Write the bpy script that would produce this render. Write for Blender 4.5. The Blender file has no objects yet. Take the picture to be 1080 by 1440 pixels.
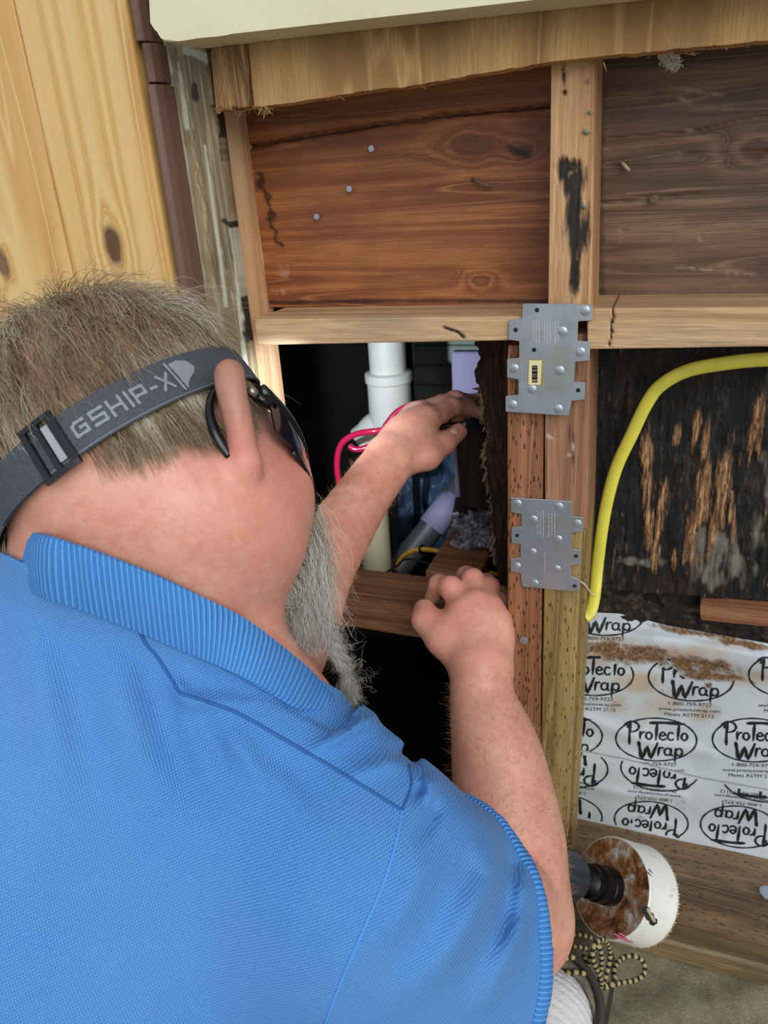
import bpy, bmesh, math, random
import numpy as np
from mathutils import Vector, Matrix
from mathutils.bvhtree import BVHTree
random.seed(7); RNG = np.random.default_rng(7)
SC = bpy.context.scene; COL = SC.collection

# ---------------------------------------------------------------- camera
# recovered from the photo's vanishing points: wall runs along X, Y goes into the wall, Z up, floor near z=0
FPX = 1055.0
RX = np.array([0.93774, 0.08612, -0.33650])      # world X seen in camera space (x right, y down, z forward)
DN = np.array([0.06134, 0.91249, 0.40448])       # world -Z
NY = np.array([0.34188, -0.39994, 0.85039])      # world Y
CZ = 0.80
cam_d = bpy.data.cameras.new('camera'); cam = bpy.data.objects.new('camera', cam_d); COL.objects.link(cam)
cam_d.sensor_fit = 'VERTICAL'; cam_d.sensor_height = 36.0; cam_d.sensor_width = 27.0
cam_d.lens = 36.0 * FPX / 1440.0
cam_d.clip_start = 0.02; cam_d.clip_end = 50
cam_d.dof.use_dof = True; cam_d.dof.focus_distance = 0.58; cam_d.dof.aperture_fstop = 11.0
def w_of(c):  # camera-space vector -> world direction
    c = np.asarray(c, float)
    return np.stack([c @ RX, c @ NY, -(c @ DN)], -1)
xa, ya, za = w_of([1, 0, 0]), w_of([0, -1, 0]), w_of([0, 0, -1])
cam.matrix_world = Matrix(((xa[0], ya[0], za[0], 0), (xa[1], ya[1], za[1], 0), (xa[2], ya[2], za[2], CZ), (0, 0, 0, 1)))
SC.camera = cam

# ---------------------------------------------------------------- light
world = bpy.data.worlds.new('sky'); SC.world = world; world.use_nodes = True
wn = world.node_tree; bg = wn.nodes['Background']
wtc = wn.nodes.new('ShaderNodeTexCoord'); wsep = wn.nodes.new('ShaderNodeSeparateXYZ'); wr = wn.nodes.new('ShaderNodeValToRGB')
wn.links.new(wtc.outputs['Generated'], wsep.inputs[0]); wn.links.new(wsep.outputs['Z'], wr.inputs[0])
wr.color_ramp.elements[0].position = 0.0; wr.color_ramp.elements[0].color = (0.80, 0.86, 0.95, 1)
wr.color_ramp.elements[1].position = 1.0; wr.color_ramp.elements[1].color = (0.62, 0.78, 1.0, 1)
wn.links.new(wr.outputs[0], bg.inputs[0]); bg.inputs[1].default_value = 0.78
sun_d = bpy.data.lights.new('sun', 'SUN'); sun_d.energy = 2.1; sun_d.angle = math.radians(50); sun_d.color = (1.0, 0.97, 0.92)
sun = bpy.data.objects.new('sun', sun_d); COL.objects.link(sun)
sun.rotation_euler = Vector((-0.55, 0.68, -0.50)).to_track_quat('-Z', 'Y').to_euler()   # daylight from over the photographer's shoulder
SC.view_settings.view_transform = 'Standard'; SC.view_settings.look = 'None'
SC.view_settings.exposure = 0.0; SC.view_settings.gamma = 1.0; SC.view_settings.use_curve_mapping = False

# ---------------------------------------------------------------- helpers
def C(px, py, d):                       # point at depth d on the sight line of a photo pixel
    w = w_of([(px - 540) / FPX * d, (py - 720) / FPX * d, d]); w[2] += CZ; return w
def WY(px, py, Y):                      # the same at wall distance Y
    r = np.array([(px - 540) / FPX, (py - 720) / FPX, 1.0]); c = r * (Y / (r @ NY))
    w = w_of(c); w[2] += CZ; return w
def PIX(P):                             # world points (n,3) -> pixel x, y, depth
    P = np.atleast_2d(P); X, Y, Z = P[:, 0], P[:, 1], P[:, 2] - CZ
    c = X[:, None] * RX + Y[:, None] * NY - Z[:, None] * DN
    return c[:, 0] / c[:, 2] * FPX + 540, c[:, 1] / c[:, 2] * FPX + 720, c[:, 2]
def hexc(h, a=1.0):
    h = h.lstrip('#'); o = []
    for i in (0, 2, 4):
        v = int(h[i:i + 2], 16) / 255; o.append(v / 12.92 if v <= 0.04045 else ((v + 0.055) / 1.055) ** 2.4)
    return (*o, a)
def tag(o, label=None, cat=None, group=None, kind=None):
    if label: o['label'] = label
    if cat: o['category'] = cat
    if group: o['group'] = group
    if kind: o['kind'] = kind
    return o
def empty(name, loc=(0, 0, 0), parent=None):
    o = bpy.data.objects.new(name, None); COL.objects.link(o); o.location = loc; o.empty_display_size = 0.02
    if parent: o.parent = parent
    return o
def link(name, me, mat=None, parent=None, smooth=False, centre=False):
    o = bpy.data.objects.new(name, me); COL.objects.link(o)
    if mat is not None:
        for m in (mat if isinstance(mat, (list, tuple)) else [mat]): me.materials.append(m)
    if smooth: me.shade_smooth()
    if centre:
        n = len(me.vertices); co = np.empty(n * 3); me.vertices.foreach_get('co', co); co = co.reshape(-1, 3)
        c = (co.min(0) + co.max(0)) / 2; co -= c; me.vertices.foreach_set('co', co.ravel()); o.location = c
    if parent is not None:
        o.parent = parent
        if parent.location.length > 0: o.location = Vector(o.location) - world_loc(parent)
    return o
def world_loc(o):
    v = Vector((0, 0, 0))
    while o: v = v + Vector(o.location); o = o.parent
    return v
def mk(name, V, F, mat=None, parent=None, smooth=False, centre=False):
    me = bpy.data.meshes.new(name); me.from_pydata([tuple(map(float, v)) for v in V], [], F); me.update()
    return link(name, me, mat, parent, smooth, centre)
def npmesh(name, V, Q):                 # fast mesh from arrays, Q (n,4) or (n,3)
    me = bpy.data.meshes.new(name); V = np.asarray(V, np.float32); Q = np.asarray(Q, np.int32)
    me.vertices.add(len(V)); me.vertices.foreach_set('co', V.ravel())
    k = Q.shape[1]; me.loops.add(Q.size); me.loops.foreach_set('vertex_index', Q.ravel())
    me.polygons.add(len(Q)); me.polygons.foreach_set('loop_start', np.arange(0, Q.size, k, dtype=np.int32))
    me.update(calc_edges=True); me.validate(); return me
def attr(me, name, vals):               # scalar per-vertex mask
    a = me.attributes.new(name, 'FLOAT', 'POINT'); a.data.foreach_set('value', np.asarray(vals, np.float32))
def bme(name, bm, mat, parent=None, smooth=False, bevel=0, seg=1, centre=False):
    if bevel:
        bmesh.ops.bevel(bm, geom=[e for e in bm.edges], offset=bevel, segments=seg, affect='EDGES', profile=0.6, clamp_overlap=True)
    bmesh.ops.recalc_face_normals(bm, faces=bm.faces)
    me = bpy.data.meshes.new(name); bm.to_mesh(me); bm.free()
    return link(name, me, mat, parent, smooth, centre)
# value noise in numpy
def _h(ix, iy, iz):
    n = (ix * 374761393 + iy * 668265263 + iz * 2147483647 * 3 + 1013904223) & 0xFFFFFFFF
    n = ((n ^ (n >> 13)) * 1274126177) & 0xFFFFFFFF
    return ((n ^ (n >> 16)) & 0xFFFF) / 65535.0
def vnoise(P):
    P = np.asarray(P, float); I = np.floor(P).astype(np.int64); f = P - I; f = f * f * (3 - 2 * f)
    r = 0
    for dx in (0, 1):
        for dy in (0, 1):
            for dz in (0, 1):
                w = (f[..., 0] if dx else 1 - f[..., 0]) * (f[..., 1] if dy else 1 - f[..., 1]) * (f[..., 2] if dz else 1 - f[..., 2])
                r = r + w * _h(I[..., 0] + dx, I[..., 1] + dy, I[..., 2] + dz)
    return r * 2 - 1
def fbm(P, o=4):
    P = np.asarray(P, float); a, s, r = 1.0, 0.0, 0
    for i in range(o): r = r + a * vnoise(P * (2.03 ** i) + i * 17.3); s += a; a *= 0.5
    return r / s
def segdist2(x, y, pts):                # distance in px to a polyline, and param 0..1
    best = np.full(x.shape, 1e9); tt = np.zeros(x.shape); n = len(pts) - 1
    for i in range(n):
        ax, ay = pts[i][:2]; bx, by = pts[i + 1][:2]; dx, dy = bx - ax, by - ay
        t = np.clip(((x - ax) * dx + (y - ay) * dy) / (dx * dx + dy * dy + 1e-9), 0, 1)
        d = np.hypot(x - ax - t * dx, y - ay - t * dy); m = d < best
        best = np.where(m, d, best); tt = np.where(m, (i + t) / n, tt)
    return best, tt
def smooth01(a, b, x):
    t = np.clip((x - a) / (b - a), 0, 1); return t * t * (3 - 2 * t)
def catmull(pts, n=8, closed=False):
    P = [np.asarray(p, float) for p in pts]; out = []
    N = len(P); rng = range(N if closed else N - 1)
    for i in rng:
        if closed: p0, p1, p2, p3 = P[(i - 1) % N], P[i], P[(i + 1) % N], P[(i + 2) % N]
        else: p0, p1, p2, p3 = P[max(i - 1, 0)], P[i], P[i + 1], P[min(i + 2, N - 1)]
        for k in range(n):
            t = k / n
            out.append(0.5 * ((2 * p1) + (-p0 + p2) * t + (2 * p0 - 5 * p1 + 4 * p2 - p3) * t * t + (-p0 + 3 * p1 - 3 * p2 + p3) * t ** 3))
    if not closed: out.append(P[-1])
    return np.array(out)
def tube_mesh(pts, rad, seg=12, caps=True, flat=1.0, up=None, V=None, F=None):
    """sweep with parallel-transport frames; rad scalar or list; flat squashes the second axis"""
    pts = np.asarray(pts, float); n = len(pts)
    T = np.gradient(pts, axis=0); T /= np.linalg.norm(T, axis=1)[:, None] + 1e-12
    a = np.array(up if up is not None else (0.13, 0.2, 1.0)); a = a - T[0] * (a @ T[0]); a /= np.linalg.norm(a)
    V = [] if V is None else V; F = [] if F is None else F; b0 = len(V)
    rad = np.broadcast_to(np.asarray(rad, float), (n,))
    for i in range(n):
        a = a - T[i] * (a @ T[i]); a /= np.linalg.norm(a) + 1e-12; b = np.cross(T[i], a)
        for k in range(seg):
            th = 2 * math.pi * k / seg
            V.append(pts[i] + rad[i] * (math.cos(th) * a * flat + math.sin(th) * b))
    for i in range(n - 1):
        for k in range(seg):
            k2 = (k + 1) % seg; F.append((b0 + i * seg + k, b0 + i * seg + k2, b0 + (i + 1) * seg + k2, b0 + (i + 1) * seg + k))
    if caps:
        F.append(tuple(b0 + k for k in range(seg))[::-1]); F.append(tuple(b0 + (n - 1) * seg + k for k in range(seg)))
    return V, F
def tube(name, pts, rad, mat, parent=None, seg=12, centre=False, **k):
    V, F = tube_mesh(pts, rad, seg, **k); return mk(name, V, F, mat, parent, True, centre)
def lathe(name, prof, origin, axis, mat, parent=None, seg=40, smooth=True, V=None, F=None, build=True, close=False):
    """prof list of (along axis, radius)"""
    ax = np.asarray(axis, float); ax = ax / np.linalg.norm(ax); a = np.cross(ax, (0.3, 0.1, 1)); a /= np.linalg.norm(a); b = np.cross(ax, a)
    V = [] if V is None else V; F = [] if F is None else F; b0 = len(V); o = np.asarray(origin, float)
    for (h, r) in prof:
        for k in range(seg):
            th = 2 * math.pi * k / seg; V.append(o + ax * h + max(r, 1e-5) * (math.cos(th) * a + math.sin(th) * b))
    n = len(prof)
    for i in range(n if close else n - 1):
        for k in range(seg):
            k2 = (k + 1) % seg; j = (i + 1) % n; F.append((b0 + i * seg + k, b0 + i * seg + k2, b0 + j * seg + k2, b0 + j * seg + k))
    if not build: return V, F
    o = mk(name, V, F, mat, parent, smooth); 
    if smooth: sharp(o, 35)
    return o
def sharp(o, deg=35):
    bm = bmesh.new(); bm.from_mesh(o.data)
    for e in bm.edges:
        if len(e.link_faces) == 2 and e.calc_face_angle(0) > math.radians(deg): e.smooth = False
    bm.to_mesh(o.data); bm.free()

# ---------------------------------------------------------------- node materials
class NT:
    def __init__(s, name):
        s.m = bpy.data.materials.new(name); s.m.use_nodes = True; s.t = s.m.node_tree; s.b = s.t.nodes['Principled BSDF']; s.L = s.t.links.new
    def n(s, kind, **k):
        nd = s.t.nodes.new('ShaderNode' + kind)
        for a, v in k.items(): setattr(nd, a, v)
        return nd
    def put(s, sock, v):
        if v is None: return
        if hasattr(v, 'links') or isinstance(v, bpy.types.NodeSocket): s.L(v, sock)
        else: sock.default_value = v
    def obj(s): return s.n('TexCoord').outputs['Object']
    def attr(s, nm): return s.n('Attribute', attribute_name=nm).outputs['Fac']
    def mp(s, vec, scale=(1, 1, 1), loc=(0, 0, 0), rot=(0, 0, 0)):
        m = s.n('Mapping'); s.L(vec, m.inputs[0]); m.inputs['Scale'].default_value = scale; m.inputs['Location'].default_value = loc; m.inputs['Rotation'].default_value = rot
        return m.outputs[0]
    def noise(s, vec, scale=5, detail=4, rough=0.55, dist=0.0):
        m = s.n('TexNoise'); s.put(m.inputs['Vector'], vec); m.inputs['Scale'].default_value = scale; m.inputs['Detail'].default_value = detail
        m.inputs['Roughness'].default_value = rough; m.inputs['Distortion'].default_value = dist; return m.outputs['Fac']
    def vor(s, vec, scale=5, feature='F1'):
        m = s.n('TexVoronoi', feature=feature); s.put(m.inputs['Vector'], vec); m.inputs['Scale'].default_value = scale; return m.outputs['Distance']
    def ma(s, op, a, b=None, c=None, clamp=False):
        m = s.n('Math', operation=op); m.use_clamp = clamp
        for i, v in enumerate((a, b, c)): s.put(m.inputs[i], v)
        return m.outputs[0]
    def mix(s, f, a, b, mode='MIX'):
        m = s.n('Mix', data_type='RGBA', blend_type=mode); s.put(m.inputs[0], f); s.put(m.inputs[6], a); s.put(m.inputs[7], b); return m.outputs[2]
    def ramp(s, f, stops, interp='LINEAR'):
        m = s.n('ValToRGB'); s.put(m.inputs[0], f); e = m.color_ramp.elements; m.color_ramp.interpolation = interp
        while len(e) < len(stops): e.new(0.5)
        for i, (p, c) in enumerate(stops):
            e[i].position = p; e[i].color = c if not isinstance(c, (int, float)) else (c, c, c, 1)
        return m.outputs[0]
    def bump(s, h, strength=0.3, dist=0.002, normal=None):
        m = s.n('Bump'); s.put(m.inputs['Height'], h); m.inputs['Strength'].default_value = strength; m.inputs['Distance'].default_value = dist
        if normal is not None: s.L(normal, m.inputs['Normal'])
        return m.outputs[0]
    def out(s, color=None, rough=0.6, metal=0.0, normal=None, **k):
        s.put(s.b.inputs['Base Color'], color); s.put(s.b.inputs['Roughness'], rough); s.put(s.b.inputs['Metallic'], metal)
        if normal is not None: s.L(normal, s.b.inputs['Normal'])
        for a, v in k.items(): s.put(s.b.inputs[a.replace('_', ' ')], v)
        return s.m
def plain(name, c, rough=0.5, metal=0.0, bumps=None, **k):
    t = NT(name); nrm = None
    if bumps: nrm = t.bump(t.noise(t.obj(), bumps[0], 4), bumps[1], bumps[2] if len(bumps) > 2 else 0.001)
    return t.out(hexc(c) if isinstance(c, str) else c, rough, metal, nrm, **k)
_seed = [0]
def wood(name, light, mid, dark, axis='Z', rings=9, across=9.0, along=1.1, fibre=0.35, dirt=None, dirt_amt=0.4, rough=0.62, bump=0.25, knots=(), incise=None, masks=(), sheen=None):
    """plain-sawn timber: contour lines of a stretched noise, fine fibres, blotches, knots at given world spots"""
    t = NT(name); _seed[0] += 1; sd = _seed[0] * 3.71; across *= 1.25; along *= .6
    o = t.obj(); ax = 'XYZ'.index(axis)
    sc = [across] * 3; sc[ax] = along
    v = t.mp(o, tuple(sc), (sd, sd * 0.7, sd * 1.3))
    kn = None
    field = t.noise(v, 1.0, 3.0, 0.5, 0.2)
    for (kc, kr, kd) in knots:
        q = t.n('VectorMath', operation='SUBTRACT'); t.L(o, q.inputs[0]); q.inputs[1].default_value = kc
        s2 = [1 / kr] * 3; s2[ax] = 0.55 / kr; 
        q2 = t.mp(q.outputs[0], tuple(s2)); ln = t.n('VectorMath', operation='LENGTH'); t.L(q2, ln.inputs[0])
        wob = t.ma('ADD', ln.outputs['Value'], t.ma('MULTIPLY', t.ma('SUBTRACT', t.noise(o, 60, 3), 0.5), 0.8))
        g = t.ma('POWER', 2.718, t.ma('MULTIPLY', t.ma('MULTIPLY', wob, wob), -0.5))
        field = t.ma('ADD', field, t.ma('MULTIPLY', g, 0.16))
        core = t.ramp(wob, [(0.55, 1.0), (1.0, 0.0)])
        kk = t.ma('MULTIPLY', core, kd); kn = kk if kn is None else t.ma('MAXIMUM', kn, kk)
    r = t.ma('PINGPONG', t.ma('MULTIPLY', field, rings), 0.5)
    r = t.ma('MULTIPLY', r, 2.0)
    sc2 = [1.0] * 3; sc2[ax] = 0.025
    fb = t.noise(t.mp(o, tuple(sc2), (sd, 0, sd)), 900, 3, 0.6)
    big = t.noise(t.mp(o, tuple([1.0 if i != ax else 0.3 for i in range(3)]), (0, sd, 0)), 14, 4, 0.6)
    c = t.ramp(r, [(0.0, light), (0.5, mid), (0.82, dark), (0.92, dark), (1.0, light)])
    c = t.mix(t.ma('MULTIPLY', t.ramp(fb, [(0.40, 1.0), (0.56, 0.0)]), min(fibre * 1.5, .8)), c, dark)
    c = t.mix(t.ma('MULTIPLY', t.ramp(big, [(0.4, 0.0), (0.7, 1.0)]), 0.45), c, mid)
    if dirt is not None:
        dn = t.noise(t.mp(o, tuple([1.0 if i != ax else 0.35 for i in range(3)]), (sd, 3, 1)), 26, 5, 0.7)
        c = t.mix(t.ma('MULTIPLY', t.ramp(dn, [(0.45, 0.0), (0.68, 1.0)]), dirt_amt), c, dirt)
    fleck = t.noise(t.mp(o, tuple([1.0 if i != ax else .22 for i in range(3)]), (sd, 9, 2)), 170, 4, .75)
    c = t.mix(t.ma('MULTIPLY', t.ramp(fleck, [(.60, 0.), (.70, 1.)]), .45 if dirt is not None else .12), c, dark)
    c = t.mix(t.ma('MULTIPLY', t.ramp(fleck, [(.30, 1.), (.38, 0.)]), .30 if dirt is not None else .08), c, light)
    h = t.ma('ADD', t.ma('MULTIPLY', r, -0.5), t.ma('MULTIPLY', fb, 0.7))
    if incise:       # rows of short slits knifed into treated lumber
        si = [incise[0]] * 3; si[ax] = incise[1]
        iv = t.vor(t.mp(o, tuple(si), (sd, sd, 0)), 1.0)
        slit = t.ramp(iv, [(incise[2], 1.0), (incise[2] + 0.07, 0.0)])
        c = t.mix(slit, c, incise[3]); h = t.ma('SUBTRACT', h, t.ma('MULTIPLY', slit, 2.5))
    if kn is not None: c = t.mix(kn, c, hexc('4a2415'))
    for (an, mc) in masks:
        a = t.attr(an); c = t.mix(a, c, mc)
    nrm = t.bump(h, bump, 0.0012)
    return t.out(c, rough if sheen is None else sheen, 0.0, nrm)

# slab: outline traced at wall distance Y0, pushed back to Y1
def slab(name, pix, Y0, Y1, mat, parent=None, bevel=0.0012, jag=None, seg=1, smooth=False):
    pts = []
    n = len(pix)
    for i in range(n):
        a, b = np.array(pix[i][:2], float), np.array(pix[(i + 1) % n][:2], float)
        if jag and i in jag:
            L = np.linalg.norm(b - a); m = max(int(L / jag[i][1]), 2)
            nn = np.array([-(b - a)[1], (b - a)[0]]) / L
            for k in range(m):
                s = k / m; off = 0 if k == 0 else (fbm(np.array([[s * m * 0.45 + 9 * i, i * 3.3, len(name)]]), 3)[0] * 1.6) * jag[i][0]
                pts.append(a + (b - a) * s + nn * off)
        else: pts.append(a)
    P = [WY(p[0], p[1], Y0) for p in pts]
    bm = bmesh.new(); f = [bm.verts.new(p) for p in P]; g = [bm.verts.new((p[0], Y1, p[2])) for p in P]
    bm.faces.new(f); bm.faces.new(g[::-1]); m = len(P)
    for i in range(m): bm.faces.new((f[i], g[i], g[(i + 1) % m], f[(i + 1) % m]))
    return bme(name, bm, mat, parent, smooth, bevel, seg)
# relief: dense grid front with real relief, closed sides and back
def relief(name, quad, Y0, Y1, mat, parent, step, hfun, masks=None):
    """quad: four pixels TL TR BR BL at distance Y0; hfun(px,py,P)-> distance pushed towards the viewer"""
    TL, TR, BR, BL = [WY(q[0], q[1], Y0) for q in quad]
    nu = max(int(np.linalg.norm(TR - TL) / step), 2); nv = max(int(np.linalg.norm(BL - TL) / step), 2)
    u = np.linspace(0, 1, nu + 1); v = np.linspace(0, 1, nv + 1); U, Vv = np.meshgrid(u, v)
    P = ((1 - U) * (1 - Vv))[..., None] * TL + (U * (1 - Vv))[..., None] * TR + (U * Vv)[..., None] * BR + ((1 - U) * Vv)[..., None] * BL
    P = P.reshape(-1, 3); x, y, _ = PIX(P); h = hfun(x, y, P); M = {k: f(x, y, P) for k, f in (masks or {}).items()}
    P[:, 1] -= h
    idx = np.arange((nu + 1) * (nv + 1)).reshape(nv + 1, nu + 1)
    Q = np.stack([idx[:-1, :-1], idx[1:, :-1], idx[1:, 1:], idx[:-1, 1:]], -1).reshape(-1, 4)
    ring = np.concatenate([idx[0, :], idx[1:, -1], idx[-1, -2::-1], idx[-2:0:-1, 0]])
    B = P[ring].copy(); B[:, 1] = Y1; b0 = len(P); P = np.concatenate([P, B]); k = len(ring); j = np.arange(k)
    S = np.stack([ring[j], ring[(j + 1) % k], b0 + (j + 1) % k, b0 + j], -1)
    me = npmesh(name, P, np.concatenate([Q, S])); 
    for kx, mv in M.items(): attr(me, kx, np.concatenate([mv, mv[ring]]))
    o = link(name, me, mat, parent, True); 
    fc = np.zeros(len(me.polygons), bool); fc[:len(Q)] = True; me.polygons.foreach_set('use_smooth', fc)
    return o
def streak(x, y, blobs, px=1.0):        # union of soft tilted ellipses in photo pixels: (cx,cy,rx,ry,angle)
    r = np.zeros(x.shape)
    for (cx, cy, rx, ry, *a) in blobs:
        th = math.radians(a[0]) if a else 0; dx, dy = x - cx, y - cy
        X = (dx * math.cos(th) + dy * math.sin(th)) / rx; Y = (-dx * math.sin(th) + dy * math.cos(th)) / ry
        r = np.maximum(r, 1.4 - np.sqrt(X * X + Y * Y))
    return r
def WZ(px, py, Z):
    r = np.array([(px - 540) / FPX, (py - 720) / FPX, 1.0]); c = r * ((CZ - Z) / (r @ DN)); w = w_of(c); w[2] += CZ; return w
H = hexc
# ================================================================ SETTING
M_pine = wood('pine_panel', H('#e6c486'), H('#deb674'), H('#cb9a58'), 'Z', 9, 8.5, 0.6, 0.12, rough=0.42, bump=0.06,
              knots=[(tuple(WY(160, 345, .60)), .012, 0.9), (tuple(WY(4, 372, .60)), .010, 0.8)])
M_ply = wood('plywood_header', H('#dcb377'), H('#c99c60'), H('#a87b47'), 'Z', 5, 7, 2.6, 0.35, H('#87704c'), 0.5, bump=0.4)
M_cream = NT('cream_paint')
_o = M_cream.obj(); _c = M_cream.mix(M_cream.ramp(M_cream.noise(_o, 9, 4), [(.35, 0.), (.75, 1.)]), H('#e4dfbd'), H('#d5cd9e'))
_c = M_cream.mix(M_cream.ma('MULTIPLY', M_cream.ramp(M_cream.noise(_o, 60, 5, .7), [(.6, 0.), (.75, 1.)]), .35), _c, H('#a79a6c'))
M_cream = M_cream.out(_c, .5, 0, M_cream.bump(M_cream.noise(_o, 130, 3), .15, .001))
M_weather = wood('weathered_trim', H('#b5a582'), H('#9a8866'), H('#6f5d44'), 'Z', 7, 14, 1.2, .5, H('#4d4230'), .7, bump=.5,
                 masks=[('paint', H('#b9b7a4')), ('rot', H('#2c2118'))])
M_stud = wood('pale_stud', H('#e6c49c'), H('#d8ad80'), H('#b98a60'), 'Z', 7, 11, .8, .25, H('#a8875f'), .3, bump=.3)
M_post = wood('stained_stud', H('#d8b183'), H('#c6986a'), H('#9a6c45'), 'Z', 11, 15, .6, .35, H('#7c5433'), .35, bump=.4,
              masks=[('rot', H('#201711')), ('putty', H('#7d8880'))])
M_rail = wood('rail_timber', H('#d6b48a'), H('#c49f74'), H('#9c7550'), 'X', 6, 12, .8, .35, H('#8d7c66'), .5, bump=.35, masks=[('rot', H('#20150e'))])
M_panelL = wood('red_brown_board', H('#b0713f'), H('#9c5d33'), H('#784324'), 'X', 15, 9, .7, .4, H('#5a2c18'), .55, bump=.45,
                knots=[(tuple(WY(665, 207, .685)), .011, .55), (tuple(WY(735, 213, .685)), .006, .9), (tuple(WY(676, 395, .685)), .006, .35)],
                masks=[('rot', H('#241009')), ('chalk', H('#b98f76'))], rough=.5)
M_panelR = wood('grey_brown_board', H('#917056'), H('#7c5c45'), H('#553e2d'), 'X', 14, 9, .9, .4, H('#3d2c22'), .65, bump=.45,
                knots=[(tuple(WY(1060, 212, .69)), .009, .6)], masks=[('rot', H('#1d120c')), ('chalk', H('#a58a70'))], rough=.5)
M_treatR = wood('treated_red_timber', H('#b9855e'), H('#a36c48'), H('#754a30'), 'Z', 8, 14, .7, .4, H('#70442a'), .4, bump=.4,
                incise=(330, 78, .20, H('#3a1f12')))
M_redR = wood('smooth_red_timber', H('#b58767'), H('#9f7052'), H('#775039'), 'Z', 12, 15, .5, .45, H('#7d6455'), .5, bump=.35, masks=[('rot', H('#2c1a12')), ('chalk', H('#c9b6a4'))])
M_treatY = wood('treated_yellow_timber', H('#b79c66'), H('#a0854f'), H('#7a6238'), 'Z', 6, 12, .7, .35, H('#6b5a37'), .45, bump=.4,
                incise=(300, 70, .17, H('#54421f')))
M_sill = wood('treated_sill', H('#94795a'), H('#7e6549'), H('#5b452f'), 'X', 6, 11, .8, .5, H('#45331f'), .6, bump=.5, incise=(300, 80, .17, H('#2d1d11')))
M_block = wood('blocking_timber', H('#a87650'), H('#8d5d3c'), H('#643e27'), 'X', 8, 13, .8, .4, H('#54382a'), .6, bump=.4)
M_ledge = wood('subfloor_edge', H('#94805a'), H('#7c6947'), H('#5a4a31'), 'X', 6, 12, .9, .5, H('#4f432e'), .6, bump=.4)
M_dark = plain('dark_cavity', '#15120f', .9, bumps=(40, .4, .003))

def rough_grain(ax, amp, f=(60, 60, 8)):
    sc = np.array(f, float)
    return lambda x, y, P: fbm(P * sc, 3) * amp
# ---- left: knotty pine boarding
wl = tag(empty('wall_left'), 'knotty varnished pine boarding left of the opened wall', None, None, 'structure')
seam = [(18, 0), (100, 370), (180, 740)]
def vline(px, py, Y): return WY(px, py, Y)[0]
Xe, Xs = vline(211, 200, .60), vline(62, 200, .60)
def boxw(name, x0, x1, y0, y1, z0, z1, mat, parent=None, bevel=.001, seg=1):
    bm = bmesh.new(); bmesh.ops.create_cube(bm, size=1)
    for v in bm.verts: v.co = Vector((x0 if v.co.x < 0 else x1, y0 if v.co.y < 0 else y1, z0 if v.co.z < 0 else z1))
    return bme(name, bm, mat, parent, False, bevel, seg)
wdt = Xe - Xs
for i in range(6):
    boxw('plank', Xe - wdt * (i + 1) + .0006, Xe - wdt * i - .0006, .600, .622, 0, 1.75, M_pine, wl, .0025, 2)
# ---- brown metal corner strip in three lengths
M_strip = NT('brown_strip'); _o = M_strip.obj()
M_strip = M_strip.out(M_strip.mix(M_strip.ramp(M_strip.noise(M_strip.mp(_o, (1, 1, .3)), 60, 5, .7), [(.62, 0.), (.72, .8)]), H('#6b4f43'), H('#9c8a7a')), .38, .0, M_strip.bump(M_strip.noise(_o, 90, 4), .3, .001))
ts = tag(empty('trim_1'), 'brown painted corner strip beside the pine boards', None, None, 'structure')
xs0, xs1 = Xe + .001, vline(234, 220, .598)
_za, _zb = WY(200, 60, .60)[2], WY(205, 118, .60)[2]
for (a, b, dy, dx) in ((_za + .0008, 1.75, 0, -.001), (_zb + .0008, _za, .0035, .001), (0, _zb - .001, -.001, .0025)):
    bm = bmesh.new(); N_ = 9
    prof = [(xs0 + dx, .626), (xs0 + dx, .606 + dy), (xs0 + dx + .003, .600 + dy), ((xs0 + xs1) / 2 + dx, .596 + dy), (xs1 - .003 + dx, .600 + dy), (xs1 + dx, .607 + dy), (xs1 + dx, .626)]
    r0 = [bm.verts.new((x, y, a)) for x, y in prof]; r1 = [bm.verts.new((x, y, b)) for x, y in prof]
    for i in range(len(prof)): bm.faces.new((r0[i], r0[(i + 1) % 7], r1[(i + 1) % 7], r1[i]))
    bm.faces.new(r0[::-1]); bm.faces.new(r1); bme('strip', bm, M_strip, ts, False, .0006)
# ---- opened wall frame
wf = tag(empty('wall_back'), 'opened stud wall frame with rails and blocking', None, None, 'structure')
# cream siding, chipped at its left corner
slab('siding_board', [(206, -60), (210, 34), (219, 40), (229, 58), (252, 58), (340, 46), (759, -1), (2600, -205), (2600, -1100), (100, -1100)], .565, .606, M_cream, wf, .0016, {2: (2.5, 5), 4: (1, 12)})
# header plywood and frayed block
slab('header_board', [(349, -40), (349, 62), (357, 151), (480, 133), (600, 117), (770, 87), (845, 79), (1080, 57), (1500, 8), (1500, -300)], .611, .631, M_ply, wf, .0005,
     {2: (2.0, 5), 3: (1.6, 5), 4: (1.8, 5), 6: (1.8, 5)})
M_fray = wood('frayed_end_grain', H('#d6ae72'), H('#b58a50'), H('#6f4d2a'), 'Z', 20, 30, 1.2, .6, H('#4d3620'), .5, bump=.9)
relief('header_block', [(290, -30), (345, -30), (351, 150), (303, 157)], .611, .632, M_fray, wf, .0009,
       lambda x, y, P: fbm(P * (420, 1, 14), 3) * .0022)
V, F = [], []
for i in range(34):                      # torn splinters along the cut
    a = WY(305 + RNG.random() * 75, 149 + RNG.random() * 6, .609 + RNG.random() * .01); d = np.array([RNG.normal(.5, 1), -RNG.random() * .4, RNG.normal(-.3, .35)]); d *= (.003 + RNG.random() * .007) / np.linalg.norm(d)
    tube_mesh([a, a + d * .6 + (0, 0, RNG.normal() * .0006), a + d], [.0008, .0006, .0002], 4, V=V, F=F)
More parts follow.
